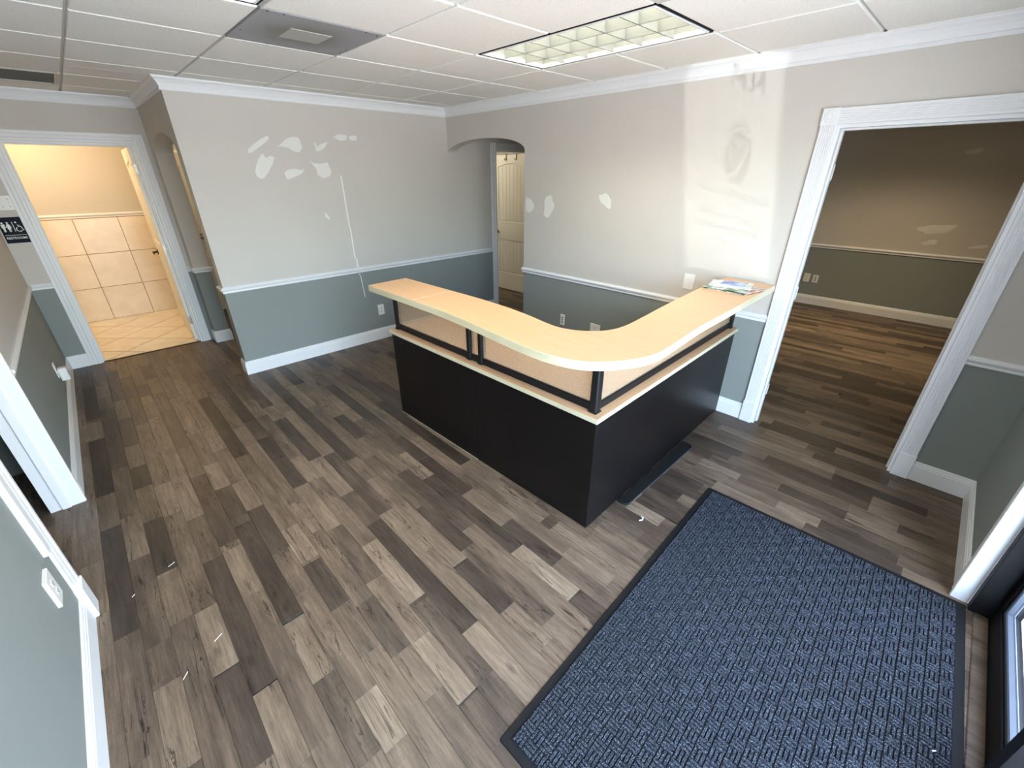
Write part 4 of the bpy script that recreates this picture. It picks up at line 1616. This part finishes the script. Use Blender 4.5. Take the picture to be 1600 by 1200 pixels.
# ceiling lights
def troffer(x0, x1, y0, y1, label, group, watts=36.0, colour=(1.0, 0.93, 0.74), glow='tube'):
    cx, cy = (x0 + x1) / 2, (y0 + y1) / 2
    t = empty('ceiling_light', (cx, cy, ZC))
    tag(t, label, 'ceiling light', group)
    w, l = (x1 - x0) / 2 - .013, (y1 - y0) / 2 - .013
    mb = MB()      # dark housing, open below
    h = .125
    for (a, b, c, d) in ((-w, -l, -w + .004, l), (w - .004, -l, w, l), (-w, -l, w, -l + .004), (-w, l - .004, w, l)):
        mb.box(a, b, .002, c, d, h)
    mb.box(-w, -l, h, w, l, h + .004)
    mb.build('housing', 'black_metal', t)
    w2, l2 = w - .010, l - .014
    mb = MB()
    fr = .012
    for (a, b, c, d) in ((-w2, -l2, -w2 + fr, l2), (w2 - fr, -l2, w2, l2), (-w2 + fr, -l2, w2 - fr, -l2 + fr), (-w2 + fr, l2 - fr, w2 - fr, l2)):
        mb.box(a, b, .001, c, d, .022, c=.002)
    mb.build('frame', 'trim', t)
    # louvre blades: 3 x 6 cells
    for k in range(1, 3):
        x = -w2 + 2 * w2 * k / 3
        MB().prism([(x - .0035, .004), (x + .0035, .004), (x + .0015, .080), (x - .0015, .080)], -l2 + fr, l2 - fr, lambda s, t_, d: (s, d, t_)).build('blade', 'louvre', t)
    for k in range(1, 6):
        y = -l2 + 2 * l2 * k / 6
        MB().prism([(y - .0035, .0045), (y + .0035, .0045), (y + .0015, .078), (y - .0015, .078)], -w2 + fr, w2 - fr, lambda s, t_, d: (d, s, t_)).build('blade', 'louvre', t)
    mb = MB()
    for (a, b, c, d) in ((-w2, -l2, -w2 + .003, l2), (w2 - .003, -l2, w2, l2), (-w2, -l2, w2, -l2 + .003), (-w2, l2 - .003, w2, l2)):
        mb.box(a, b, .023, c, d, .112)
    mb.build('inner_lining', 'louvre', t)
    MB().box(-w2, -l2, .112, w2, l2, .116).build('reflector', 'louvre', t)
    for k in range(3):
        x = -w2 + 2 * w2 * (k + .5) / 3
        MB().cyl((x, -l2 + .03, .096), (x, l2 - .03, .096), .0125, n=10).build('tube', glow, t)
    lamp = add_light('troffer_lamp', 'AREA', (0, 0, .1105), watts, colour, (0, 0, -1), shape='RECTANGLE', size=2 * w2 - .02, size_y=2 * l2 - .02)
    lamp.data.spread = math.radians(125)
    lamp.parent = t
    return t
x0, x1, _, _ = cell(1, 0)
troffer(x0, x1, GY0 - 3 * GP, GY0 - GP, 'lit fluorescent troffer with white louvre above the desk', 'troffers')
x0, x1, _, _ = cell(-2, 0)
troffer(x0, x1, GY0 - 3 * GP, GY0 - GP, 'lit fluorescent troffer at the upper picture edge before the metal plate', 'troffers')
troffer(5.9, 6.5, 0.2, 1.4, 'warm troffer in the far room ceiling', 'troffers', 70.0, (1.0, 0.78, 0.48), 'tube_warm')

# square metal supply plate
x0, x1, y0, y1 = cell(-1, -1)
t = empty('air_diffuser', ((x0 + x1) / 2, (y0 + y1) / 2, ZC))
tag(t, 'square grey metal air plate with dust ring in the ceiling', 'air diffuser')
h = GP / 2 - .004
o = MB().prism([(-h, -h), (h, -h), (h, h), (-h, h)], .012, -.001, fZ(0), c=.003).build('plate', 'diffuser', t)
MB().prism([(-.105, -.098), (.105, -.098), (.105, .098), (-.105, .098)], -.001, -.0035, fZ(0), c=.002).build('centre_plate', 'plate_grey', t)
for (a, b) in ((-.27, -.285), (-.20, -.285), (.2, -.285), (.27, -.27), (.28, .12), (.28, .2), (.26, .27), (-.1, .285), (.1, .285), (-.28, .1)):
    MB().cyl((a, b, -.001), (a, b, -.003), .005, n=8).build('screw', 'screw', t)

def grille(i, j, label):
    x0, x1, y0, y1 = cell(i, j)
    t = empty('ceiling_vent', ((x0 + x1) / 2, (y0 + y1) / 2, ZC))
    tag(t, label, 'ceiling vent')
    h, k = GP / 2 - .006, GP / 2 - .040
    mb = MB()
    for (a, b, c, d) in ((-h, -h, -k, h), (k, -h, h, h), (-k, -h, k, -k), (-k, k, k, h)):
        mb.box(a, b, -.004, c, d, .012, c=.002)
    mb.build('frame', 'tbar', t)
    mb = MB()
    mb.box(-k, -k, .10, k, k, .105)
    for (a, b, c, d) in ((-k - .003, -k, -k, k), (k, -k, k + .003, k), (-k, -k - .003, k, -k), (-k, k, k, k + .003)):
        mb.box(a, b, .012, c, d, .10)
    mb.build('duct_box', 'grey_door_edge', t)
    mb = MB()
    n = 22
    for q in range(n):
        y = -k + 2 * k * (q + .5) / n
        mb.prism([(y - .008, .0), (y - .0065, .0), (y + .008, .018), (y + .0065, .018)], -k, k, lambda s, t_, d: (d, s, t_))
    o = mb.build('louvres', 'grey_door_edge', t)
    o['kind'] = 'stuff'
grille(-3, 3, 'dark return air grille in the ceiling by the restroom')
grille(0, -4, 'ceiling grille whose corner shows past the lit troffer')

# ------------------------------------------------------------------ reception desk
KX, KY, KR = 1.513, 0.976, math.radians(1.3)
desk = empty('reception_desk', (KX, KY, 0), KR)
tag(desk, 'L-shaped black reception desk with curved maple counter and frosted panels', 'reception desk')
T = .028
loc = lambda s, t, d: (s, t, d)
MB().box(0, .915, .004, T, 1.866, .697, c=.0015).build('front_panel', 'black_lam', desk)
MB().box(0, 0, .004, T, .912, .697, c=.0015).build('front_panel', 'black_lam', desk)
MB().box(T, 0, .004, 1.846, T, .697, c=.0015).build('front_panel', 'black_lam', desk)
o = MB().box(.001, .915, 0, T, 1.865, .004).build('edge_band', 'maple_edge', desk)
o['label'] = 'pale bottom edge of the left front panel'
MB().box(T, 1.84, .004, .60, 1.866, .697, c=.0015).build('end_panel', 'black_lam', desk)
MB().box(1.818, T, .004, 1.846, .60, .697, c=.0015).build('end_panel', 'black_lam', desk)
MB().prism([(-.018, .9165), (.68, .9165), (.68, 1.878), (-.018, 1.878)], .697, .722, loc, 0, 1, c=.0015).build('worktop', ['maple_shaded', 'maple_edge'], desk)
MB().prism([(-.018, -.015), (1.852, -.015), (1.852, .62), (.68, .62), (.68, .9155), (-.018, .9155)], .697, .722, loc, 0, 1, c=.0015).build('worktop', ['maple_shaded', 'maple_edge'], desk)

def spline(pts, n=7):
    out = []
    for i in range(len(pts) - 1):
        p0 = pts[max(i - 1, 0)]
        p1, p2 = pts[i], pts[i + 1]
        p3 = pts[min(i + 2, len(pts) - 1)]
        for k in range(n):
            t = k / n
            out.append(tuple(0.5 * (2 * p1[a] + (p2[a] - p0[a]) * t + (2 * p0[a] - 5 * p1[a] + 4 * p2[a] - p3[a]) * t * t + (3 * p1[a] - p0[a] - 3 * p2[a] + p3[a]) * t ** 3) for a in (0, 1)))
    out.append(tuple(pts[-1]))
    return out
outer = spline([(-.158, 1.28), (-.162, 1.05), (-.170, .90), (-.190, .70), (-.216, .48), (-.238, .26), (-.238, .12), (-.210, .00), (-.150, -.085), (-.070, -.145), (.030, -.192), (.135, -.208), (.30, -.203), (.60, -.190), (1.05, -.194), (1.792, -.196)])
inner = spline([(1.825, .144), (1.50, .146), (1.26, .142), (.89, .124), (.69, .112), (.50, .098), (.32, .091), (.20, .118), (.115, .195), (.075, .30), (.082, .40), (.106, .51), (.130, .65), (.146, .80), (.155, .95), (.158, 1.10), (.158, 1.28)])
MB().prism(outer + inner, 1.050, 1.090, loc, 0, 1, c=.002).build('countertop', ['maple', 'maple_edge'], desk)
MB().prism([(-.158, 1.281), (.158, 1.281), (.158, 1.838), (-.152, 1.828)], 1.050, 1.090, loc, 0, 1, c=.002).build('countertop', ['maple', 'maple_edge'], desk)
# posts
def post(x0, x1, y0, y1):
    mb = MB()
    mb.box(x0, y0, .722, x1, y1, 1.050, c=.006)
    mb.box(x0 - .003, y0 - .003, .722, x1 + .003, y1 + .003, .730, c=.002)
    mb.build('post', 'black_metal', desk)
post(.030, .075, 1.815, 1.852)
post(.030, .075, .975, 1.012)
post(.030, .075, .868, .904)
post(.022, .066, .022, .066)
post(1.800, 1.838, .022, .066)
# rails
for a, b in ((1.012, 1.815), (.904, .975), (.066, .868)):
    MB().box(.038, a, .722, .058, b, .766, c=.003).build('rail', 'black_metal', desk)
MB().box(.066, .036, .722, 1.800, .056, .766, c=.003).build('rail', 'black_metal', desk)
# twin-wall frosted panels with their inner webs
def frosted(axis, a, b):
    z0, z1 = .764, 1.049
    mb = MB()
    m2 = MB()
    n = 28
    if axis == 'y':
        mb.box(.0455, a, z0, .0470, b, z1)
        mb.box(.0510, a, z0, .0525, b, z1)
        for k in range(n):
            z = z0 + (z1 - z0) * (k + .5) / n
            m2.box(.0470, a, z - .0006, .0510, b, z + .0006)
    else:
        mb.box(a, .0435, z0, b, .0450, z1)
        mb.box(a, .0490, z0, b, .0505, z1)
        for k in range(n):
            z = z0 + (z1 - z0) * (k + .5) / n
            m2.box(a, .0450, z - .0006, b, .0490, z + .0006)
    o = mb.build('frosted_panel', 'poly', desk)
    m2.build('webs', 'poly', o)['kind'] = 'stuff'
for a, b in ((1.012, 1.815), (.904, .975), (.066, .868)):
    frosted('y', a, b)
frosted('x', .066, 1.800)

# black mat foot lying against the desk's right side
def rrect(x0, x1, y0, y1, r, n=6):
    pts = []
    for cx, cy, a0 in ((x1 - r, y1 - r, 0), (x0 + r, y1 - r, 90), (x0 + r, y0 + r, 180), (x1 - r, y0 + r, 270)):
        for k in range(n + 1):
            t = math.radians(a0 + 90 * k / n)
            pts.append((cx + r * math.cos(t), cy + r * math.sin(t)))
    return pts
t = empty('floor_pad', (2.27, .955, 0))
tag(t, 'flat black pad with rounded corners lying against the desk base', 'floor pad')
pts = [(x - 2.27, y - .955) for x, y in [p for p in rrect(1.825, 2.712, .912, 1.2, .035) if p[1] < 1.0]]
pts = sorted([p for p in pts], key=lambda p: math.atan2(p[1] + .02, p[0]))
pts = [(.442, .037), (-.445, .019)] + [(x - 2.27, y - .955) for x, y in rrect(1.825, 2.712, .912, 1.2, .035) if y < 1.0]
MB().prism(pts, 0, .012, fZ(0), c=.002).build('pad', 'black_rubber', t)
MB().prism([(-.41, -.0435), (.41, -.0435), (.41, -.0395), (-.41, -.0395)], 0, .004, fZ(0)).build('edge_strip', 'bead_alu', t)

# ------------------------------------------------------------------ door mat
mat_t = empty('door_mat', (1.44, 0.03, 0), math.radians(1.7))
tag(mat_t, 'large charcoal blue ribbed door mat with black rubber border', 'door mat')
ML, MW = 0.925, 0.585
MB().prism(rrect(-ML, ML, -MW, MW, .008, 3), 0, .006, fZ(0), c=.003).build('rubber_border', 'black_rubber', mat_t)
bl = .030
MB().prism([(-ML + bl, -MW + bl), (ML - bl, -MW + bl), (ML - bl, MW - bl), (-ML + bl, MW - bl)], .004, .0085, fZ(0), c=.002).build('carpet', 'carpet_base', mat_t)
mb = MB()
cs = .0425
nx, ny = int((2 * (ML - bl)) / cs), int((2 * (MW - bl)) / cs)
rnd = random.Random(3)
ox, oy = -nx * cs / 2, -ny * cs / 2
def ridge(x0, y0, x1, y1):
    z0, z1, c = .0075, .0140 + rnd.uniform(-.0008, .0008), .0018
    v = [(x0, y0, z0), (x1, y0, z0), (x1, y1, z0), (x0, y1, z0), (x0 + c, y0 + c, z1), (x1 - c, y0 + c, z1), (x1 - c, y1 - c, z1), (x0 + c, y1 - c, z1)]
    mb.add(v, [(4, 5, 6, 7), (0, 1, 5, 4), (1, 2, 6, 5), (2, 3, 7, 6), (3, 0, 4, 7)])
for i in range(nx):
    for j in range(ny):
        x, y = ox + i * cs, oy + j * cs
        if (i + j) % 2:
            for k in range(3):
                ridge(x + .0004, y + .0022 + k * .0137, x + cs - .0004, y + .0022 + k * .0137 + .0116)
        else:
            for k in range(3):
                ridge(x + .0008 + k * .0140, y + .0004, x + .0008 + k * .0140 + .0128, y + cs - .0004)
mb.build('raised_ribs', 'carpet', mat_t)['kind'] = 'stuff'

# ------------------------------------------------------------------ magazines on the counter
def magazine(name, cx, cy, z, w, l, th, rz, cover, label):
    t = empty(name, (cx, cy, z), rz)
    tag(t, label, 'magazine', 'magazines on the counter end')
    MB().box(-w / 2 + .001, -l / 2 + .001, .0006, w / 2 - .0015, l / 2 - .001, th - .0006).build('pages', 'paper', t)
    mb = MB()
    mb.box(-w / 2, -l / 2, 0, w / 2, l / 2, .0006)
    mb.box(-w / 2, -l / 2, th - .0006, w / 2, l / 2, th)
    mb.box(-w / 2, -l / 2, .0006, -w / 2 + .0008, l / 2, th - .0006)
    mb.build('cover', cover, t)
    return t
zc = 1.0902
magazine('magazine', 2.985, 1.000, zc, .205, .270, .004, math.radians(-4), 'cover_grey', 'dark edged grey magazine at the bottom of the counter pile')
magazine('magazine', 3.030, .965, zc + .0042, .200, .262, .004, math.radians(-13), 'cover_red', 'reddish magazine showing its edge under the green one')
magazine('magazine', 2.990, 1.010, zc + .0084, .205, .268, .005, math.radians(3), 'cover_green', 'green and white magazine on the counter pile')
magazine('magazine', 3.050, 1.020, zc + .0136, .195, .255, .004, math.radians(14), 'cover_white', 'white leaflet fanned out under the blue brochure')
t = magazine('brochure', 3.072, 1.010, zc + .0178, .115, .150, .002, math.radians(8), 'cover_blue', 'small blue and white brochure on top of the counter pile')
MB().prism([(.038, -.075), (.057, -.075), (.057, -.040), (.050, -.058)], .002, .0026, fZ(0)).build('dark_flag', 'slot', t)

# ------------------------------------------------------------------ outlets, switches, signs
def plate_thing(name, fn, s, z, w, h, label, cat, group=None, style='duplex', th=.006):
    """cover plate centred at (s,z) on a wall; fn(s,z,d)"""
    o0 = fn(s, z, 0)
    t = empty(name, o0)
    tag(t, label, cat, group)
    g = lambda a, b, d: tuple(p - q for p, q in zip(fn(s + a, z + b, d), o0))
    MB().prism([(-w / 2, -h / 2), (w / 2, -h / 2), (w / 2, h / 2), (-w / 2, h / 2)], 0, th, g, c=.002).build('cover_plate', 'plate', t)
    if style == 'duplex':
        for k in (-1, 1):
            zc_ = k * .020
            pts = [(.016 * math.cos(a * math.pi / 8), zc_ + max(-.0125, min(.0125, .0165 * math.sin(a * math.pi / 8)))) for a in range(16)]
            MB().prism(pts, th, th + .002, g, c=.001).build('socket', 'plate', t)
            mb = MB()
            for a in (-.006, .006):
                mb.prism([(a - .0013, zc_ - .001), (a + .0013, zc_ - .001), (a + .0013, zc_ + .008), (a - .0013, zc_ + .008)], th + .0018, th + .0026, g)
            mb.prism([(-.0025, zc_ - .010), (.0025, zc_ - .010), (.0025, zc_ - .005), (-.0025, zc_ - .005)], th + .0018, th + .0026, g)
            mb.build('slots', 'slot', t)
    elif style == 'jacks':
        for k in (-1, 0, 1):
            pts = [(.008 * math.cos(a * math.pi / 6), k * .024 + .008 * math.sin(a * math.pi / 6)) for a in range(12)]
            MB().prism(pts, th - .001, th + .003, g).build('jack', 'slot', t)
    elif style == 'rocker':
        MB().prism([(-.017, -.034), (.017, -.034), (.017, .034), (-.017, .034)], th, th + .004, g, c=.002).build('rocker', 'plate', t)
    elif style == 'double':
        for a in (-.023, .023):
            MB().prism([(a - .005, -.010), (a + .005, -.010), (a + .004, .012), (a - .004, .012)], th, th + .011, g, c=.002).build('toggle', 'plate', t)
            for b in (-.03, .03):
                MB().prism([(a - .003, b - .003), (a + .003, b - .003), (a + .003, b + .003), (a - .003, b + .003)], th, th + .001, g).build('screw', 'slot', t)
    for b in (-.042, .042) if style in ('duplex', 'rocker') else ():
        pass
    return t
FA, FB, FL, FF, FR_ = fY(YA, -1), fX(XB, -1), fX(XL, 1), fX(XF, -1), fY(YR, -1)
plate_thing('wall_outlet', FA, 2.260, .350, .075, .120, 'white duplex outlet low on the patched wall left of the desk', 'outlet')
plate_thing('data_jack', FB, 2.717, .395, .055, .115, 'narrow white plate with three dark jacks inside the desk nook', 'wall plate', style='jacks')
plate_thing('wall_outlet', FB, 2.299, .385, .115, .118, 'wide white outlet half hidden behind the counter curve', 'outlet')
plate_thing('blank_plate', FB, 1.450, 1.003, .085, .120, 'white wall plate just above the counter by the magazines', 'wall plate', style='rocker', th=.007)
plate_thing('wall_outlet', FL, 2.005, .375, .095, .130, 'white outlet on the left wall nearest the camera', 'outlet', th=.012)
plate_thing('wall_outlet', FF, 1.500, .375, .080, .122, 'cream outlet on the far room wall, left of its pair', 'outlet')
plate_thing('data_jack', FF, 1.388, .372, .070, .108, 'plate with dark jacks on the far room wall', 'wall plate', style='jacks')
plate_thing('wall_outlet', FL, 4.930, .330, .080, .120, 'white outlet with plug-in unit on the far left wall', 'outlet')
plate_thing('light_switch', FR_, -.392, 1.562, .125, .118, 'double switch plate above the restrooms sign', 'switch', style='double')
# plug-in unit
t = empty('plug_in_freshener', (XL + .008, 4.94, .285))
tag(t, 'small white plug-in unit in the outlet on the far left wall', 'plug-in unit')
MB().box(0, -.035, -.055, .055, .035, .055, c=.008).build('body', 'plate', t)
MB().box(.0545, -.008, -.012, .0565, .008, .022).build('button', 'bead_alu', t)

# cable channel on the patched wall
t = empty('cable_channel', (2.04, YA, 1.3))
tag(t, 'thin white vertical cable channel stuck on the patched wall', 'cable channel')
fc = lambda x, y, z: (x - 2.04, y - YA, z - 1.3)
MB().box(2.026, YA - .012, 1.290, 2.044, YA, 1.765, fn=fc, c=.002).build('channel', 'plate', t)
MB().box(2.030, YA - .016, .960, 2.048, YA, 1.286, fn=fc, c=.002).build('channel', 'plate', t)
MB().box(2.045, YA - .012, .864, 2.066, YA, .958, fn=fc, c=.002).build('channel', 'plate', t)
t = empty('white_cord', (2.075, YA - .03, .67))
tag(t, 'white cord hanging below the chair rail from the cable channel', 'cord')
MB().tube([(-.012, .026, .13), (-.006, .012, .09), (0, .018, 0), (.012, .021, -.138)], .0055, n=8).build('cord', 'plate', t)

# restrooms sign
t = empty('restroom_sign', (-.421, YR - .001, 1.339))
tag(t, 'dark restrooms sign with white figures beside the restroom door', 'sign')
gs = lambda s, u, d: (s, -d, u)
MB().prism(rrect(-.076, .076, -.108, .108, .004, 3), 0, .005, gs, c=.0012).build('board', 'sign_blue', t)
def strokes(name, polys):
    mb = MB()
    for p in polys:
        mb.prism(p, .0045, .0062, gs)
    mb.build(name, 'plate', t)
circ = lambda cx, cy, r, n=14: [(cx + r * math.cos(2 * math.pi * k / n), cy + r * math.sin(2 * math.pi * k / n)) for k in range(n)]
# man, woman
strokes('figure', [circ(-.052, .062, .0068), [(-.064, .052), (-.040, .052), (-.040, .020), (-.045, .020), (-.045, .040), (-.046, .040), (-.046, -.012), (-.0515, -.012), (-.0515, .018), (-.0525, .018), (-.0525, -.012), (-.058, -.012), (-.058, .040), (-.059, .040), (-.059, .020), (-.064, .020)]])
strokes('figure', [circ(-.020, .062, .0068), [(-.028, .052), (-.012, .052), (-.004, .024), (-.008, .022), (-.0135, .040), (-.0080, .010), (-.0135, .010), (-.0135, -.012), (-.0185, -.012), (-.0185, .010), (-.0215, .010), (-.0215, -.012), (-.0265, -.012), (-.0265, .010), (-.032, .010), (-.0265, .040), (-.032, .022), (-.036, .024)]])
strokes('divider', [[(.008, -.014), (.0115, -.014), (.0115, .070), (.008, .070)], [(-.066, -.042), (.066, -.042), (.066, -.0395), (-.066, -.0395)]])
arc = []
for k in range(17):
    a = math.radians(120 + 210 * k / 16)
    arc.append((.038 + .020 * math.cos(a), .006 + .020 * math.sin(a)))
for k in range(16, -1, -1):
    a = math.radians(120 + 210 * k / 16)
    arc.append((.038 + .015 * math.cos(a), .006 + .015 * math.sin(a)))
strokes('wheelchair_symbol', [circ(.032, .064, .0062), [(.0285, .054), (.0345, .054), (.036, .026), (.052, .026), (.060, -.004), (.067, -.001), (.0655, .003), (.0625, .002), (.056, .031), (.0365, .031), (.0362, .037), (.050, .037), (.050, .042), (.0358, .042), (.035, .054)], arc])
v, f = text_mesh('RESTROOMS', .012)
mb = MB()
mb.add([(-.064 + .128 * a, -.0062, -.074 + .019 * b) for a, b in v], f)
mb.build('lettering', 'plate', t)

# over-door hooks on the hall door
for k, yy in enumerate((4.985, 5.205)):
    t = empty('door_hook', (4.9265, yy, 2.03))
    tag(t, ('dark hook hung over the hall door top, nearer the hinge side', 'dark hook hung over the hall door top, nearer the handle side')[k], 'hook', 'over door hooks')
    mb = MB()
    mb.box(-.003, -.011, -.075, 0, .011, .0, c=.0008)
    mb.box(-.003, -.011, 0, .040, .011, .003, c=.0008)
    mb.build('strap', 'bronze', t)
    MB().tube([(-.003, 0, -.066), (-.020, 0, -.078), (-.034, 0, -.068), (-.036, 0, -.050)], .004, n=8).build('hook', 'bronze', t)

# litter on the floor
def scrap(u, v, label, pts, r):
    q = bpz(u, v)
    t = empty('plastic_scrap', (q.x, q.y, 0))
    tag(t, label, 'litter', 'scraps on the floor')
    MB().tube([(a, b, c + r) for a, b, c in pts], r, n=6).build('strip', 'scrap', t)
scrap(1002, 812, 'small white curled plastic scrap between desk and door mat', [(-.018, .004, 0), (-.006, -.008, .004), (.010, -.004, .006), (.016, .010, .002)], .004)
scrap(341, 996, 'thin white sliver lying on a pale board at the lower left', [(-.016, -.010, 0), (.016, .009, 0)], .0014)
scrap(268, 882, 'thin white sliver on a dark board near the left doorway', [(-.014, -.007, 0), (.014, .006, 0)], .0013)
scrap(290, 1056, 'tiny white sliver below the pale board at the lower left', [(-.010, -.012, 0), (.010, .012, 0)], .0012)
scrap(209, 931, 'tiny white chip on the dark board by the left baseboard', [(-.006, -.006, 0), (.005, .006, 0)], .0014)
scrap(1456, 1176, 'white speck lying on the door mat near the shop door', [(-.006, .004, .012), (.004, -.005, .012)], .0022)
